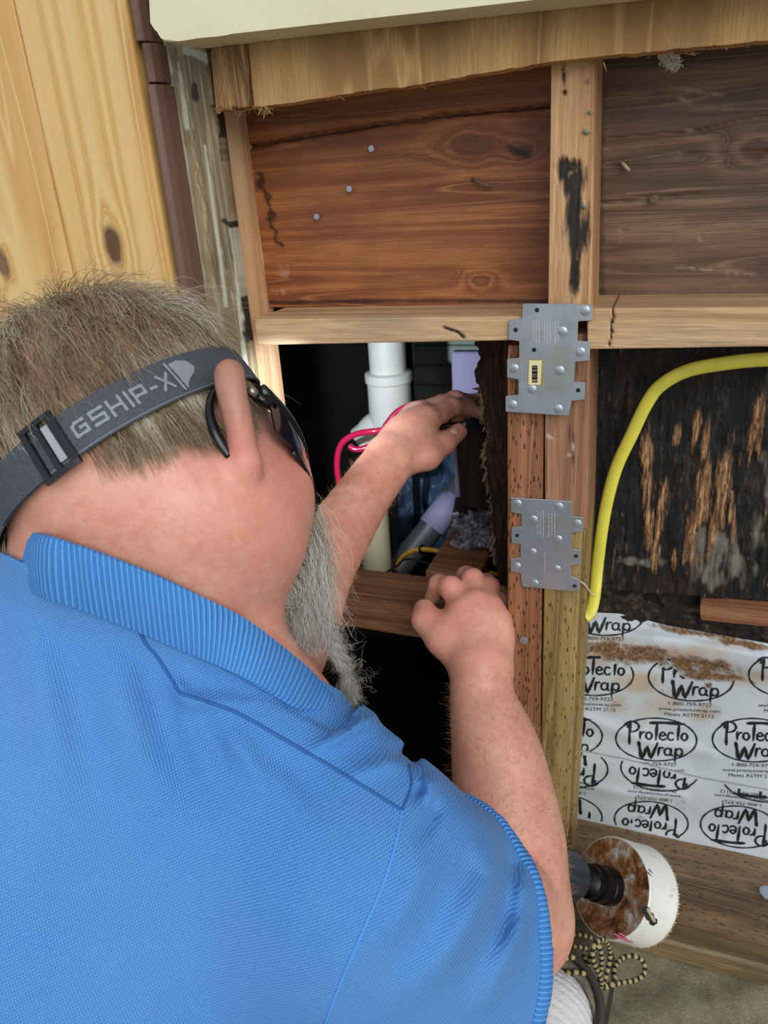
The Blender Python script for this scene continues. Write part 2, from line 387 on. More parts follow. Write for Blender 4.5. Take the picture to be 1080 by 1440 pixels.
for i in range(26):
    q = RNG.random(); a = WY(380 + q * 700, 147 - q * 88, .612 + RNG.random() * .01); d = np.array([RNG.normal(.6, 1), -RNG.random() * .3, RNG.normal(-.15, .3)]); d *= (.002 + RNG.random() * .006) / np.linalg.norm(d)
    tube_mesh([a, a + d * .6, a + d], [.0006, .0004, .0002], 4, V=V, F=F)
tag(mk('splinter', V, F, M_fray, wf), kind='stuff')
# weathered trim with paint remnants
def wt_h(x, y, P):
    h = fbm(P * (260, 1, 9), 4) * .0012
    for (pts, w, dpt) in (([(300, 150), (308, 190), (322, 260), (330, 330), (338, 400), (344, 480)], 2.2, .006), ([(243, 70), (262, 160), (285, 280), (300, 400)], 1.4, .002), ([(292, 95), (310, 150)], 2, .003)):
        d, _ = segdist2(x + fbm(P * 90, 2) * 5, y, pts); h -= dpt * np.exp(-(d / w) ** 2)
    return h
def wt_paint(x, y, P):
    m = 0
    for (pts, w) in (([(228, 75), (243, 150), (258, 240), (272, 330), (285, 430)], 7), ([(250, 90), (256, 130), (262, 180)], 3), ([(288, 205), (298, 280), (308, 350), (318, 430)], 2.2), ([(222, 60), (236, 100)], 8), ([(262, 70), (300, 85)], 7), ([(326, 300), (336, 420), (345, 520)], 3)):
        d, _ = segdist2(x, y, pts); m = np.maximum(m, 1.35 - d / w)
    n = fbm(P * (160, 1, 40), 4)
    return np.clip(smooth01(.15, .6, m + n * .9), 0, 1) * .85
def wt_rot(x, y, P):
    m = 0
    for (pts, w) in (([(300, 150), (308, 190), (322, 260), (330, 330), (338, 400), (344, 480)], 4), ([(273, 120), (276, 138)], 6), ([(315, 310), (325, 318)], 4)):
        d, _ = segdist2(x, y, pts); m = np.maximum(m, 1.3 - d / w)
    return smooth01(.3, .8, m + fbm(P * 200, 3) * .5)
relief('trim_board', [(205, -30), (277, -30), (414, 1000), (350, 1000)], .622, .637, M_weather, wf, .0014, wt_h, {'paint': wt_paint, 'rot': wt_rot})
# hidden end stud whose side faces the opening
xst = vline(351, 490, .637)
boxw('stud', xst - .036, xst, .638, .696, .05, 1.0, M_stud, wf, .0015)
# recessed boards
def pl_h(x, y, P):
    h = fbm(P * (12, 1, 220), 3) * .0005
    d, t = segdist2(x, y + fbm(P * (60, 1, 60), 2) * 3, [(345, 207), (420, 193), (520, 177), (600, 166), (680, 155), (790, 149)])
    h -= .008 * np.exp(-(d / (2.4 - .8 * np.abs(t - .3))) ** 2); h -= .0015 * (y < 165)
    d, t = segdist2(x, y, [(560, 165), (620, 158), (700, 145), (760, 142)]); h -= .002 * np.exp(-(d / 1.6) ** 2)
    return h
def pl_dark(x, y, P):
    d, t = segdist2(x + fbm(P * 130, 3) * 14, y, [(362, 245), (375, 280), (384, 320), (392, 345)]); m = 1.2 - d / 6
    d2, _ = segdist2(x, y, [(350, 206), (600, 166), (790, 149)]); m = np.maximum(m, 1.2 - d2 / 4)
    d3, _ = segdist2(x, y, [(718, 208), (742, 218)]); m = np.maximum(m, 1.3 - d3 / 7)
    d4, _ = segdist2(x, y, [(380, 426), (560, 423), (770, 423)]); m = np.maximum(m, 1.2 - d4 / 5)  # darker along the foot of the board
    return smooth01(.35, 1.0, m + fbm(P * (90, 1, 200), 3) * .5) * .85
def pl_chalk(x, y, P):
    m = streak(x, y, [(400, 385, 12, 18), (398, 410, 22, 8)]) - .4
    return smooth01(.2, .9, m + fbm(P * 240, 3) * .8) * .5
relief('back_board', [(290, 10), (800, 10), (800, 432), (330, 432)], .685, .70, M_panelL, wf, .0016, pl_h, {'rot': pl_dark, 'chalk': pl_chalk})
def pr_h(x, y, P):
    h = fbm(P * (12, 1, 220), 3) * .0006
    for pts, w, dd in (([(840, 198), (900, 192), (980, 186), (1040, 170), (1200, 152)], 1.5, .004), ([(960, 217), (1080, 213), (1200, 211)], 1.3, .003), ([(846, 286), (930, 278), (990, 272)], 1.3, .002), ([(860, 234), (980, 233)], 1., .002)):
        d, _ = segdist2(x, y, pts); h -= dd * np.exp(-(d / w) ** 2)
    return h
def pr_dark(x, y, P):
    m = streak(x, y, [(905, 376, 14, 5), (880, 230, 30, 10, 5), (1075, 370, 20, 12), (930, 130, 50, 20), (1150, 130, 90, 40)]) - .6
    d, _ = segdist2(x, y, [(845, 60), (846, 415)]); m = np.maximum(m, 1 - d / 9)  # darker down the edge beside the post
    return smooth01(.2, 1.1, m + fbm(P * (70, 1, 160), 3) * .5) * .7
def pr_chalk(x, y, P):
    m = streak(x, y, [(960, 140, 40, 12, 20), (990, 130, 60, 6, 10), (975, 378, 60, 5, 3), (1050, 385, 50, 8), (872, 335, 4, 30), (984, 335, 5, 30), (970, 182, 20, 6), (1000, 205, 10, 4)]) - .55
    return smooth01(.35, .9, m + fbm(P * (300, 1, 300), 3) * .8) * .7
relief('back_board', [(826, 0), (1400, 0), (1400, 420), (832, 420)], .690, .705, M_panelR, wf, .0016, pr_h, {'rot': pr_dark, 'chalk': pr_chalk})
# upper stud with the rot streak
def st_rot(x, y, P):
    m = streak(x, y, [(806, 260, 19, 32, 6), (812, 330, 17, 58, 2), (808, 385, 9, 38, 3), (790, 240, 8, 20), (793, 130, 3.5, 4), (792, 105, 3, 22), (806, 300, 14, 60, 3), (800, 235, 20, 14)]) - .25
    return smooth01(.0, .6, m + fbm(P * (420, 1, 45), 4) * .75)
def st_putty(x, y, P):
    m = streak(x, y, [(824, 185, 9, 7), (830, 158, 5, 5), (821, 289, 6, 8), (828, 113, 3, 6)]) - .4
    return smooth01(.3, .6, m + fbm(P * 400, 2) * .4)
relief('stud', [(776, 40), (837, 38), (831, 434), (771, 434)], .629, .700, M_post, wf, .0009,
       lambda x, y, P: fbm(P * (520, 1, 26), 3) * .0007 - .0022 * st_rot(x, y, P) + .0035 * st_putty(x, y, P), {'rot': st_rot, 'putty': st_putty})
# rails
def rl_rot(x, y, P):
    d, _ = segdist2(x + fbm(P * 200, 2) * 4, y, [(624, 461), (640, 466), (652, 474)]); return smooth01(.2, .8, 1.2 - d / 3)
relief('rail', [(357, 449), (745, 445), (745, 478), (362, 485)], .622, .692, M_rail, wf, .0014, lambda x, y, P: fbm(P * (22, 1, 300), 3) * .0009 - .0015 * rl_rot(x, y, P), {'rot': rl_rot})
def rr_rot(x, y, P):
    d, _ = segdist2(x + fbm(P * 200, 2) * 4, y, [(862, 432), (860, 450), (858, 486)]); return smooth01(.2, .8, 1.2 - d / 2.2)
relief('rail', [(826, 434), (1400, 430), (1400, 482), (826, 491)], .6225, .696, M_rail, wf, .0012, lambda x, y, P: fbm(P * (22, 1, 300), 3) * .0009 - .003 * rr_rot(x, y, P), {'rot': rr_rot})
# double post below the rail
relief('stud', [(714, 486), (765.5, 484), (758, 1175), (714, 1175)], .630, .705, M_treatR, wf, .0016, lambda x, y, P: fbm(P * (200, 1, 12), 3) * .0007 - .003 * smooth01(12, 0, np.hypot(x - 714, (y - 484) * .8)))
def rd_rot(x, y, P):
    m = streak(x, y, [(806, 640, 4, 75), (800, 610, 4, 40), (768, 660, 2, 70), (812, 520, 6, 30)]) - .5
    return smooth01(.2, .9, m + fbm(P * (400, 1, 50), 3) * .8) * .75
def rd_ch(x, y, P):
    m = streak(x, y, [(775, 615, 18, 7, 25), (800, 640, 12, 10), (806, 630, 5, 20)]) - .6
    return smooth01(.3, .9, m + fbm(P * 350, 3) * .9) * .7
relief('stud', [(766.5, 470), (830, 470), (826, 744), (766.5, 744)], .6295, .702, M_redR, wf, .0012, lambda x, y, P: fbm(P * (300, 1, 15), 3) * .0006, {'rot': rd_rot, 'chalk': rd_ch})
relief('stud', [(766.5, 745), (819, 745), (798, 1178), (759, 1178)], .631, .708, M_treatY, wf, .0016, lambda x, y, P: fbm(P * (200, 1, 12), 3) * .0006)
boxw('stud', vline(790, 900, .64), vline(818, 800, .64) + .004, .652, .709, .07, WY(820, 722, .65)[2], M_treatY, wf, .001)
# blocking in the left opening
relief('blocking', [(395, 839), (717, 882), (717, 917), (395, 865)], .655, .738, M_block, wf, .0018, lambda x, y, P: fbm(P * (25, 1, 200), 3) * .0009)
zb = WY(583, 858, .655)[2]
boxw('blocking', vline(612, 800, .78), vline(672, 800, .78) + .01, .740, .90, zb - .037, zb + .001, M_block, wf, .0015)
# sill plate and ledge
zs = .068
ps = [WZ(700, 1240, zs), WZ(945, 1266, zs)]
ysf = WZ(945, 1266, zs)[1]
relief_sill = boxw('sill_plate', -.60, .6, ysf, .722, zs - .036, zs, M_sill, wf, .004, 2)
yle = WZ(940, 1326, .028)[1]
boxw('subfloor_ledge', -.60, .6, yle, .715, 0, .030, M_ledge, wf, .003)
# blackened sheathing
M_black = NT('rotten_sheathing'); t = M_black; o = t.obj()
gr = t.noise(t.mp(o, (1, 1, .07)), 420, 5, .7); gl = t.noise(t.mp(o, (1, 1, .3)), 90, 5, .75)
cb = t.ramp(gr, [(.35, H('#060606')), (.6, H('#15120f')), (.8, H('#2b2119'))]); cb = t.mix(t.ramp(gl, [(.55, 0.), (.7, .6)]), cb, H('#5a544e'))
cw = t.ramp(t.noise(t.mp(o, (1, 1, .06)), 560, 5, .75), [(.36, H('#241610')), (.46, H('#6f4a30')), (.56, H('#ab8056')), (.66, H('#cfab7c'))])
cg = t.ramp(t.noise(t.mp(o, (1, 1, .25)), 80, 5, .7), [(.3, H('#3f3a33')), (.6, H('#7f7a6c')), (.8, H('#a7a294'))])
cc = t.mix(t.attr('brown'), cb, H('#2a160c')); cc = t.mix(t.attr('bare'), cc, cw); cc = t.mix(t.attr('grey'), cc, cg)
M_black = t.out(cc, t.ramp(gl, [(.4, .75), (.7, .42)]), 0, t.bump(t.ma('ADD', gr, t.ma('MULTIPLY', gl, .8)), .8, .003))
def bk_bare(x, y, P):
    B = [(909, 640, 6, 32, 0), (911, 680, 8, 22), (951, 615, 5, 15, 5), (990, 628, 6, 34, 8), (979, 600, 6, 24, 5), (929, 720, 6, 28, 8), (912, 745, 6, 30), (985, 700, 9, 50, 6), (992, 690, 6, 40, 4), (1014, 670, 7, 28, 10), (1020, 700, 5, 40, 10),
         (1056, 615, 4, 26, 6), (972, 745, 5, 35, 10), (1005, 740, 7, 40, 8), (980, 770, 10, 30, 6), (920, 780, 6, 20), (1062, 580, 5, 20, 8), (1068, 600, 4, 40, 4), (948, 790, 4, 14), (1030, 730, 5, 30)]
    m = streak(x, y, [(b[0], b[1], b[2] * 1.25, b[3] * 1.35) + tuple(b[4:]) for b in B]) - .22
    return smooth01(.1, .6, m + fbm(P * (420, 1, 40), 4) * 1.0)
def bk_grey(x, y, P):
    m = streak(x, y, [(1000, 810, 40, 30), (1030, 790, 25, 50), (985, 760, 10, 50, 8), (1066, 740, 20, 60, 14), (1085, 680, 22, 90), (1064, 800, 9, 18), (1010, 780, 22, 50, 12), (1140, 700, 50, 150), (900, 790, 50, 10)]) - .5
    return smooth01(.2, .7, m + fbm(P * (150, 1, 45), 4) * .9)
def bk_brown(x, y, P):
    m = streak(x, y, [(880, 520, 30, 40), (930, 510, 70, 30), (1000, 520, 60, 30), (960, 820, 120, 20), (880, 560, 26, 30)]) - .5
    return smooth01(.1, .9, m + fbm(P * (80, 1, 30), 4) * .8) * .7
relief('sheathing', [(812, 466), (1400, 455), (1400, 868), (806, 826)], .704, .716, M_black, wf, .0011,
       lambda x, y, P: fbm(P * (230, 1, 34), 4) * .0032 + fbm(P * (60, 1, 60), 2) * .002 + .002 * bk_bare(x, y, P), {'bare': bk_bare, 'grey': bk_grey, 'brown': bk_brown})
slab('blocking', [(985, 840), (1300, 862), (1300, 905), (985, 873)], .712, .76, M_block, wf, .0015, {3: (1.5, 9), 0: (1.5, 9)})
slab('siding_board', [(798, 800), (1400, 800), (1400, 1260), (780, 1230)], .736, .75, M_dark, wf, 0)   # black sheet stands in for the shade in the gap behind the membrane
t = NT('dark_rubble'); o = t.obj(); M_drub = t.out(t.ramp(t.noise(o, 70, 6, .75), [(.38, H('#0d0b09')), (.52, H('#241d17')), (.64, H('#5b4a3b')), (.75, H('#8d7c68'))]), .9, 0, t.bump(t.noise(o, 120, 5), .8, .003))
relief('packed_debris', [(798, 815), (1400, 840), (1400, 960), (798, 900)], .726, .735, M_drub, wf, .0016, lambda x, y, P: fbm(P * 90, 4) * .006)
# ---- cavity behind
wc = tag(empty('wall_far'), 'dim crawl cavity behind the opening', None, None, 'structure')
xl = -.66; xr = .02
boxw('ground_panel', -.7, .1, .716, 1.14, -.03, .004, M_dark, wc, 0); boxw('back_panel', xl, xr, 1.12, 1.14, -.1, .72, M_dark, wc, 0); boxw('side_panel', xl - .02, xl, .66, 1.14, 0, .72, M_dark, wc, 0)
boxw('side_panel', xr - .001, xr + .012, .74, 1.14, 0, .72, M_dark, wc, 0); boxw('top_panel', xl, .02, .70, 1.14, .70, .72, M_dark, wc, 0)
boxw('light_stop_panel', xl - .3, xst - .03, .664, .672, 0, 1.1, M_dark, wc, 0)
boxw('light_stop_panel', -.7, .9, .706, .712, .71, 1.7, M_dark, wc, 0)  # unseen panels, added to stop daylight leaking in behind the frame
boxw('light_stop_panel', .03, 1.0, .752, .76, 0, .72, M_dark, wc, 0)
M_slat = plain('green_grey_siding', '#a9b7a6', .55, bumps=(60, .2))
zt = WY(610, 484, 1.05)[2]
for i in range(9):
    z1 = zt + .02 - i * .031; boxw('slat', -.42, -.235, 1.09, 1.11, z1 - .0295, z1, M_slat, wc, .002)
# ---- floor
def fl(P): return fbm(P * 25, 4) * .006 + fbm(P * 140, 3) * .0016
u = np.linspace(-1.3, 1.0, 300); v = np.linspace(-.4, .72, 170); U, Vv = np.meshgrid(u, v); P = np.stack([U, Vv, 0 * U], -1).reshape(-1, 3); P[:, 2] = fl(P)
idx = np.arange(len(P)).reshape(U.shape); Q = np.stack([idx[:-1, :-1], idx[:-1, 1:], idx[1:, 1:], idx[1:, :-1]], -1).reshape(-1, 4)
t = NT('sandy_ground'); o = t.obj(); a_ = t.noise(o, 22, 6, .7); b_ = t.noise(o, 500, 3, .7); g_ = t.vor(o, 260)
c_ = t.ramp(a_, [(.3, H('#6a6048')), (.55, H('#8c8468')), (.75, H('#a39b7f'))]); c_ = t.mix(t.ramp(b_, [(.55, 0.), (.7, .6)]), c_, H('#4a4231')); c_ = t.mix(t.ramp(g_, [(.1, .6), (.2, 0.)]), c_, H('#b9b197'))
M_sand = t.out(c_, .9, 0, t.bump(t.ma('ADD', b_, a_), .6, .002))
tag(link('floor', npmesh('floor', P, Q), M_sand, None, True), 'sandy grit covered floor at the foot of the wall', None, None, 'structure')
tag(boxw('floor_slab', -6, 6, -6, .9, -.05, -.012, M_sand, None, 0), 'ground around the work area', None, None, 'structure').name = 'floor_outer'
# ================================================================ THINGS ON AND IN THE WALL
# ---- galvanised plates
M_galv = NT('galvanised_steel'); t = M_galv; o = t.obj()
gv = t.vor(o, 130); gn = t.noise(o, 45, 4, .6)
gc = t.mix(t.ramp(gn, [(.35, 0.), (.65, 1.)]), H('#c3c9cf'), H('#a5afb9')); gc = t.mix(t.ma('MULTIPLY', t.ramp(t.noise(o, 22, 3), [(.52, 0.), (.66, 1.)]), .45), gc, H('#aaa67f'))
M_galv = t.out(gc, t.ramp(gn, [(.3, .33), (.7, .5)]), .75, t.bump(gv, .12, .0006))
M_nail = plain('nail_head', '#b3bcc4', .45, .7, (300, .3))
M_hole = plain('punched_hole', '#1b1a18', .8); M_mark = plain('stamped_mark', '#c9cfd4', .5, .3)
def plate(outline, Y, label, nails, holes, marks, sticker=None):
    root = tag(empty('mending_plate', tuple(WY(outline[0][0], outline[0][1], Y))), label, 'metal plate', 'notched steel plates nailed to the post')
    slab('plate', outline, Y, Y + .0013, M_galv, root, .0004); bpy.context.view_layer.update()
    root.children[-1].location = -Vector(root.location)
    off = -Vector(root.location)
    for (x, y) in nails:
        c = WY(x, y, Y + .0003); o = lathe('nail', [(.004, .0025), (0, .0040), (-.0004, .0039), (-.0009, .0031), (-.0012, .0017), (-.0013, .0003)], c, (0, 1, 0), M_nail, root, 16); o.location = off
    for (x, y) in holes:
        c = WY(x, y, Y - .00012); o = lathe('nail_hole', [(0, .0019), (-.00012, .0018), (-.00012, .0001)], c, (0, 1, 0), M_hole, root, 10); o.location = off
    V, F = [], []
    for (x0, y0, n, dx, L) in marks:            # worn stamped rows, too faint to read
        for i in range(n):
            y = y0
            while y < y0 + L:
                l = 2 + RNG.random() * 4
                a, b = WY(x0 + i * dx, y, Y - .00015), WY(x0 + i * dx, y + l, Y - .00015); w = np.array([.0003, 0, 0]); k = len(V); V += [a - w, a + w, b + w, b - w]; F.append((k, k + 1, k + 2, k + 3)); y += l + 1.4
    o = mk('stamped_marks', V, F, M_mark, root); o.location = off; o['kind'] = 'stuff'
    if sticker:
        st = slab('sticker', sticker, Y - .0006, Y - .0001, plain('sticker_paper', '#e6d9a8', .5), root, 0); st.location = off
        V, F = [], []; (x0, y0), (x1, _), (_, y1) = sticker[0], sticker[1], sticker[2]; y = y0 + 4
        for y, w in zip(np.linspace(y0 + 8, y1 - 4, 13), [1, .5, 1.2, .5, .8, 1.3, .5, 1, .5, 1.2, .7, .5, 1]):
            a, b, c, d = [WY(q, yy, Y - .0007) for q, yy in ((x0 + 4, y - w), (x1 - 6, y - w), (x1 - 6, y + w), (x0 + 4, y + w))]; k = len(V); V += [a, b, c, d]; F.append((k, k + 1, k + 2, k + 3))
        o = mk('barcode', V, F, plain('print_black', '#191816', .6), root); o.location = off
        f = slab('sticker_frame', [(x0 - 1.5, y0 - 1.5), (x1 + 1.5, y0 - 1.5), (x1 + 1.5, y1 + 1.5), (x0 - 1.5, y1 + 1.5)], Y - .0003, Y - .00005, plain('sticker_edge', '#9a8a4e', .5), root, 0); f.location = off
    return root
plate([(735, 427), (834, 428), (833, 451), (812, 451), (811, 480), (830, 481), (829, 507), (808, 508), (806, 538), (823, 538), (822, 562), (803, 563), (800, 585), (711, 579), (711, 557), (730, 556), (730, 533), (713, 531), (713, 505), (731, 504), (731, 479), (715, 478), (715, 450), (735, 449)],
      .6188, 'larger galvanised notched plate with small barcode sticker, nailed over rail and post', [(823, 437), (791, 466), (816, 495), (787, 521), (723, 518), (721, 569), (785, 575), (748, 547)], [(755, 436), (725, 464), (751, 492), (813, 549)],
      [(750, 450, 3, 4, 32), (766, 447, 3, 4, 34), (781, 452, 2, 4, 28)], [(744, 507), (762, 507), (760, 541), (743, 541)])
plate([(718, 700), (804, 705), (804, 727), (820, 728), (820, 748), (803, 749), (803, 773), (817, 774), (817, 794), (802, 794), (803, 812), (815, 815), (814, 833), (734, 825), (733, 805), (718, 804), (718, 786), (733, 785), (733, 765), (719, 764), (719, 742), (734, 741), (734, 722), (718, 721)],
      .6275, 'smaller galvanised notched plate without sticker, nailed low on the double post', [(728, 708), (786, 712), (812, 736), (785, 758), (749, 776), (783, 800), (727, 796), (752, 820), (750, 730)], [(727, 753), (810, 782), (808, 824)],
      [(756, 718, 3, 4, 34), (772, 722, 3, 4, 30), (766, 775, 1, 4, 30)])
# loose nails
def nail(name, px, py, Y, d, L, r, label, mat=M_nail):
    c = WY(px, py, Y); o = lathe(name, [(L, .0002), (L, r), (.0008, r), (.0006, r * 2.6), (-.0004, r * 2.4), (-.0006, .0002)], c, d, mat, None, 12); tag(o, label, 'nail'); return o
nail('nail', 736, 901, .628, (0, 1, 0), .01, .0017, 'shiny nail head low on the incised post')
nail('nail', 522, 209, .68, (0, 1, 0), .01, .0011, 'small pale nail stub high on the red board')
nail('nail', 491, 266, .68, (0, 1, 0), .01, .0011, 'small pale nail stub in the middle of the red board')
nail('nail', 445, 305, .68, (0, 1, 0), .01, .0011, 'small pale nail stub lowest on the red board')
M_rust = plain('rusty_nail', '#6f6048', .7, .2, (300, .5))
o = tube('bent_nail', [WY(664, 251, .682), WY(676, 257, .678), WY(692, 264, .680)], .0013, M_rust, None, 8); tag(o, 'bent rusty nail lying against the red board by its knot', 'nail')
o = tube('bent_nail', [WY(873, 228, .688), WY(879, 233, .682), WY(885, 240, .684)], .0014, plain('pale_nail', '#b8a98c', .6), None, 8); tag(o, 'short pale nail sticking out of the grey brown board', 'nail')
nail('nail', 920, 280, .685, (0.1, 1, 0), .01, .0014, 'dull nail head in the middle of the grey brown board', M_rust)
nail('nail', 1078, 1254, .66, (0, .2, -1), .01, .0028, 'round nail head on the sill plate')
# insulation tuft
V, F = [], []; c0 = WY(951, 90, .68)
for i in range(700):
    d = RNG.normal(size=3); d[2] -= .3; d /= np.linalg.norm(d); q_ = RNG.random(); a = c0 + d * np.array([.0042, .004, .0045]) * (1 - .6 * q_) * RNG.random() + np.array([-.012, 0, .009]) * q_
    b = a + d * .0012 + RNG.normal(size=3) * .0010; tube_mesh([a, b, b + RNG.normal(size=3) * .0008], [.0007, .0006, .0002], 3, V=V, F=F)
tag(mk('insulation_tuft', V, F, plain('white_fluff', '#fffbe6', .9), None, True), 'small white tuft of insulation hanging under the torn plywood', 'insulation')
# ---- yellow flat cable
M_yel = NT('yellow_cable'); o = M_yel.obj()
M_yel = M_yel.out(M_yel.mix(M_yel.ramp(M_yel.noise(o, 50, 4), [(.45, 0.), (.75, .5)]), H('#e3dc55'), H('#b9b04a')), .38, 0, M_yel.bump(M_yel.noise(o, 120, 3), .15, .001))
cp = [(1300, 500, .64), (1090, 505, .655), (1020, 511, .664), (965, 522, .672), (928, 543, .676), (908, 570, .678), (889, 610, .68), (868, 655, .684), (855, 700, .686), (846, 750, .686), (840, 800, .684), (836, 840, .675), (830, 862, .668), (822, 868, .664)]
cable = tag(tube('yellow_cable', catmull([WY(*p) for p in cp], 10), .0058, M_yel, None, 14, flat=.62, up=(0, 1, 0)), 'yellow flat electrical cable curving down beside the blackened board', 'cable')
o = tube('white_wire', catmull([WY(812, 815, .632), WY(822, 822, .645), WY(834, 838, .668)], 6), .0008, plain('bare_wire', '#d8d4bd', .4), None, 6); tag(o, 'thin pale wire from the lower steel plate to the yellow cable', 'wire')
# ---- membrane with printing
def ymem(px, py):
    q = np.stack([px * .006, py * .009, 0 * px], -1)
    base = .7165 + .010 * smooth01(930, 860, py)
    w = fbm(q, 3) * .0045 + .0016 * np.sin((py - .28 * px) * .06 + 2 * fbm(q * .5, 2)) * smooth01(1000, 1150, py)
    for pts, a, wd in (([(820, 1010), (900, 1040), (1000, 1060)], .003, 10), ([(805, 1100), (880, 1118), (960, 1120)], .0025, 8), ([(815, 925), (920, 905), (1080, 940)], .006, 14), ([(820, 885), (960, 900), (1080, 925)], .004, 9)):
        d, _ = segdist2(px, py, pts); w = w - a * np.exp(-(d / wd) ** 2)
    return base + w
def mem(px, py, off=0.0):
    px = np.asarray(px, float); py = np.asarray(py, float); Y = ymem(px, py) - off
    r = np.stack([(px - 540) / FPX, (py - 720) / FPX, 0 * px + 1.0], -1); c = r * (Y / (r @ NY))[..., None]; w = w_of(c); w[..., 2] += CZ; return w
def mudf(x, y):
    m = streak(x, y, [(900, 925, 55, 10, 3), (960, 935, 55, 13, 8), (1000, 950, 60, 8, 6), (860, 910, 40, 14), (980, 890, 70, 7, 8), (1040, 905, 50, 6, 8), (880, 915, 70, 12, 2), (1000, 935, 60, 12, 8)]) - .15
    P = np.stack([x * .05, y * .08, 0 * x], -1); m = m + fbm(P, 4) * .8 + fbm(P * 6, 2) * .25
    f = smooth01(.15, .75, m)
    g = streak(x, y, [(996, 965, 17, 13), (1024, 966, 4, 4)]) - .9; f = np.maximum(f, smooth01(.1, .25, g + fbm(P * 2, 2) * .2))
    return f
def mudl(x, y):
    m = streak(x, y, [(930, 985, 50, 34), (900, 960, 60, 28), (1000, 920, 110, 24), (1060, 950, 50, 25), (850, 915, 45, 30), (985, 1005, 30, 16), (870, 985, 30, 24)]) - .3
    P = np.stack([x * .03, y * .05, 0 * x], -1); return smooth01(.1, 1.2, m + fbm(P, 4) * 1.0) * .75
t = NT('membrane_film'); o = t.obj()
mc = t.mix(t.ramp(t.noise(o, 8, 3), [(.35, 0.), (.7, 1.)]), H('#cdd4d8'), H('#b2bcc2'))
mc = t.mix(t.attr('stain'), mc, H('#b49a77'))
md = t.ramp(t.noise(o, 260, 4, .7), [(.35, H('#4d3524')), (.55, H('#80603f')), (.75, H('#b39a78'))])
mc = t.mix(t.attr('mud'), mc, md)
M_mem = t.out(mc, t.ma('ADD', .3, t.ma('MULTIPLY', t.attr('mud'), .6)), 0, t.bump(t.ma('ADD', t.ma('MULTIPLY', t.noise(o, 300, 4), t.attr('mud')), t.ma('MULTIPLY', t.noise(o, 25, 3), .25)), .5, .003))
def memsheet(name, top, bot, off, parent, thick=.0006):
    n = 150; m = 90; s = np.linspace(0, 1, n)
    tx = np.interp(s, np.linspace(0, 1, len(top)), [p[0] for p in top]); ty = np.interp(tx, [p[0] for p in top], [p[1] for p in top])
    bx = tx * 1.0; by = np.interp(bx, [p[0] for p in bot], [p[1] for p in bot])
    v = np.linspace(0, 1, m)[:, None]; X = tx[None] * (1 - v) + bx[None] * v; Yp = ty[None] * (1 - v) + by[None] * v
    P = mem(X, Yp, off); N = P.copy(); N[..., 1] += thick
    V = np.concatenate([P.reshape(-1, 3), N.reshape(-1, 3)]); idx = np.arange(n * m).reshape(m, n)
    Q = np.stack([idx[:-1, :-1], idx[1:, :-1], idx[1:, 1:], idx[:-1, 1:]], -1).reshape(-1, 4)
    ring = np.concatenate([idx[0, :], idx[1:, -1], idx[-1, -2::-1], idx[-2:0:-1, 0]]); j = np.arange(len(ring)); k = len(ring)
    S = np.stack([ring[j], ring[(j + 1) % k], ring[(j + 1) % k] + n * m, ring[j] + n * m], -1)
    me = npmesh(name, V, np.concatenate([Q, Q[:, ::-1] + n * m, S])); x, y = np.tile(X.ravel(), 2), np.tile(Yp.ravel(), 2)
    attr(me, 'mud', mudf(x, y)); attr(me, 'stain', mudl(x, y)); return link(name, me, M_mem, parent, True)
memb = tag(empty('flashing_membrane'), 'white self-adhesive membrane printed with black oval logos, muddy along its top', 'membrane')
memsheet('lower_sheet', [(770, 1030), (1420, 1030)], [(770, 1150), (798, 1150), (860, 1162), (1080, 1209), (1420, 1262)], .0, memb)
memsheet('upper_sheet', [(770, 862), (820, 861), (870, 863), (940, 880), (1080, 905), (1420, 935)], [(770, 1046), (808, 1054), (880, 1068), (920, 1078), (985, 1094), (1080, 1111), (1420, 1180)], .0016, memb)
def arc(cx, cy, rx, ry, a0, a1, n=10): return [(cx + rx * math.cos(math.radians(a0 + (a1 - a0) * i / n)), cy + ry * math.sin(math.radians(a0 + (a1 - a0) * i / n))) for i in range(n + 1)]
# brush lettering as strokes: (points, half width)
STK = [([(.14, -.30), (.13, .3), (.17, .95)], .045), (arc(.22, .70, .33, .30, 170, 20) + arc(.22, .70, .33, .28, 20, -95, 8), .040),
       ([(.62, .46), (.62, .02)], .042), ([(.63, .22), (.70, .38), (.82, .42)], .040), (arc(1.02, .22, .135, .20, 90, 450, 16), .040),
       ([(1.38, .92), (1.34, .0)], .048), ([(1.52, .24), (1.76, .27), (1.72, .40), (1.62, .44), (1.52, .32), (1.51, .14), (1.60, .02), (1.74, .03), (1.80, .10)], .038),
       ([(2.12, .38), (2.02, .45), (1.91, .36), (1.88, .18), (1.96, .03), (2.08, .02), (2.15, .09)], .038), ([(2.38, .90), (2.34, .02)], .046), (arc(2.64, .22, .135, .20, 90, 450, 16), .040),
       ([(1.05, .95), (1.7, .99), (2.62, .95)], .062), ([(.02, .86), (.05, .72), (.0, .66)], .035)]
STW = [([(.56, -.14), (.62, -.50), (.74, -1.08), (.98, -.40), (1.12, -1.05), (1.42, -.18)], .058), ([(1.50, -.42), (1.47, -.90)], .042), ([(1.48, -.62), (1.58, -.44), (1.70, -.46)], .038),
       (arc(1.90, -.66, .15, .20, 60, 400, 16), .038), ([(2.05, -.46), (2.05, -.80), (2.13, -.87)], .040), ([(2.26, -.46), (2.24, -1.22)], .042), (arc(2.42, -.66, .15, .20, 170, -170, 14), .038)]
ELL = (arc(1.36, .02, 1.85, 1.22, 0, 360, 48), .030)
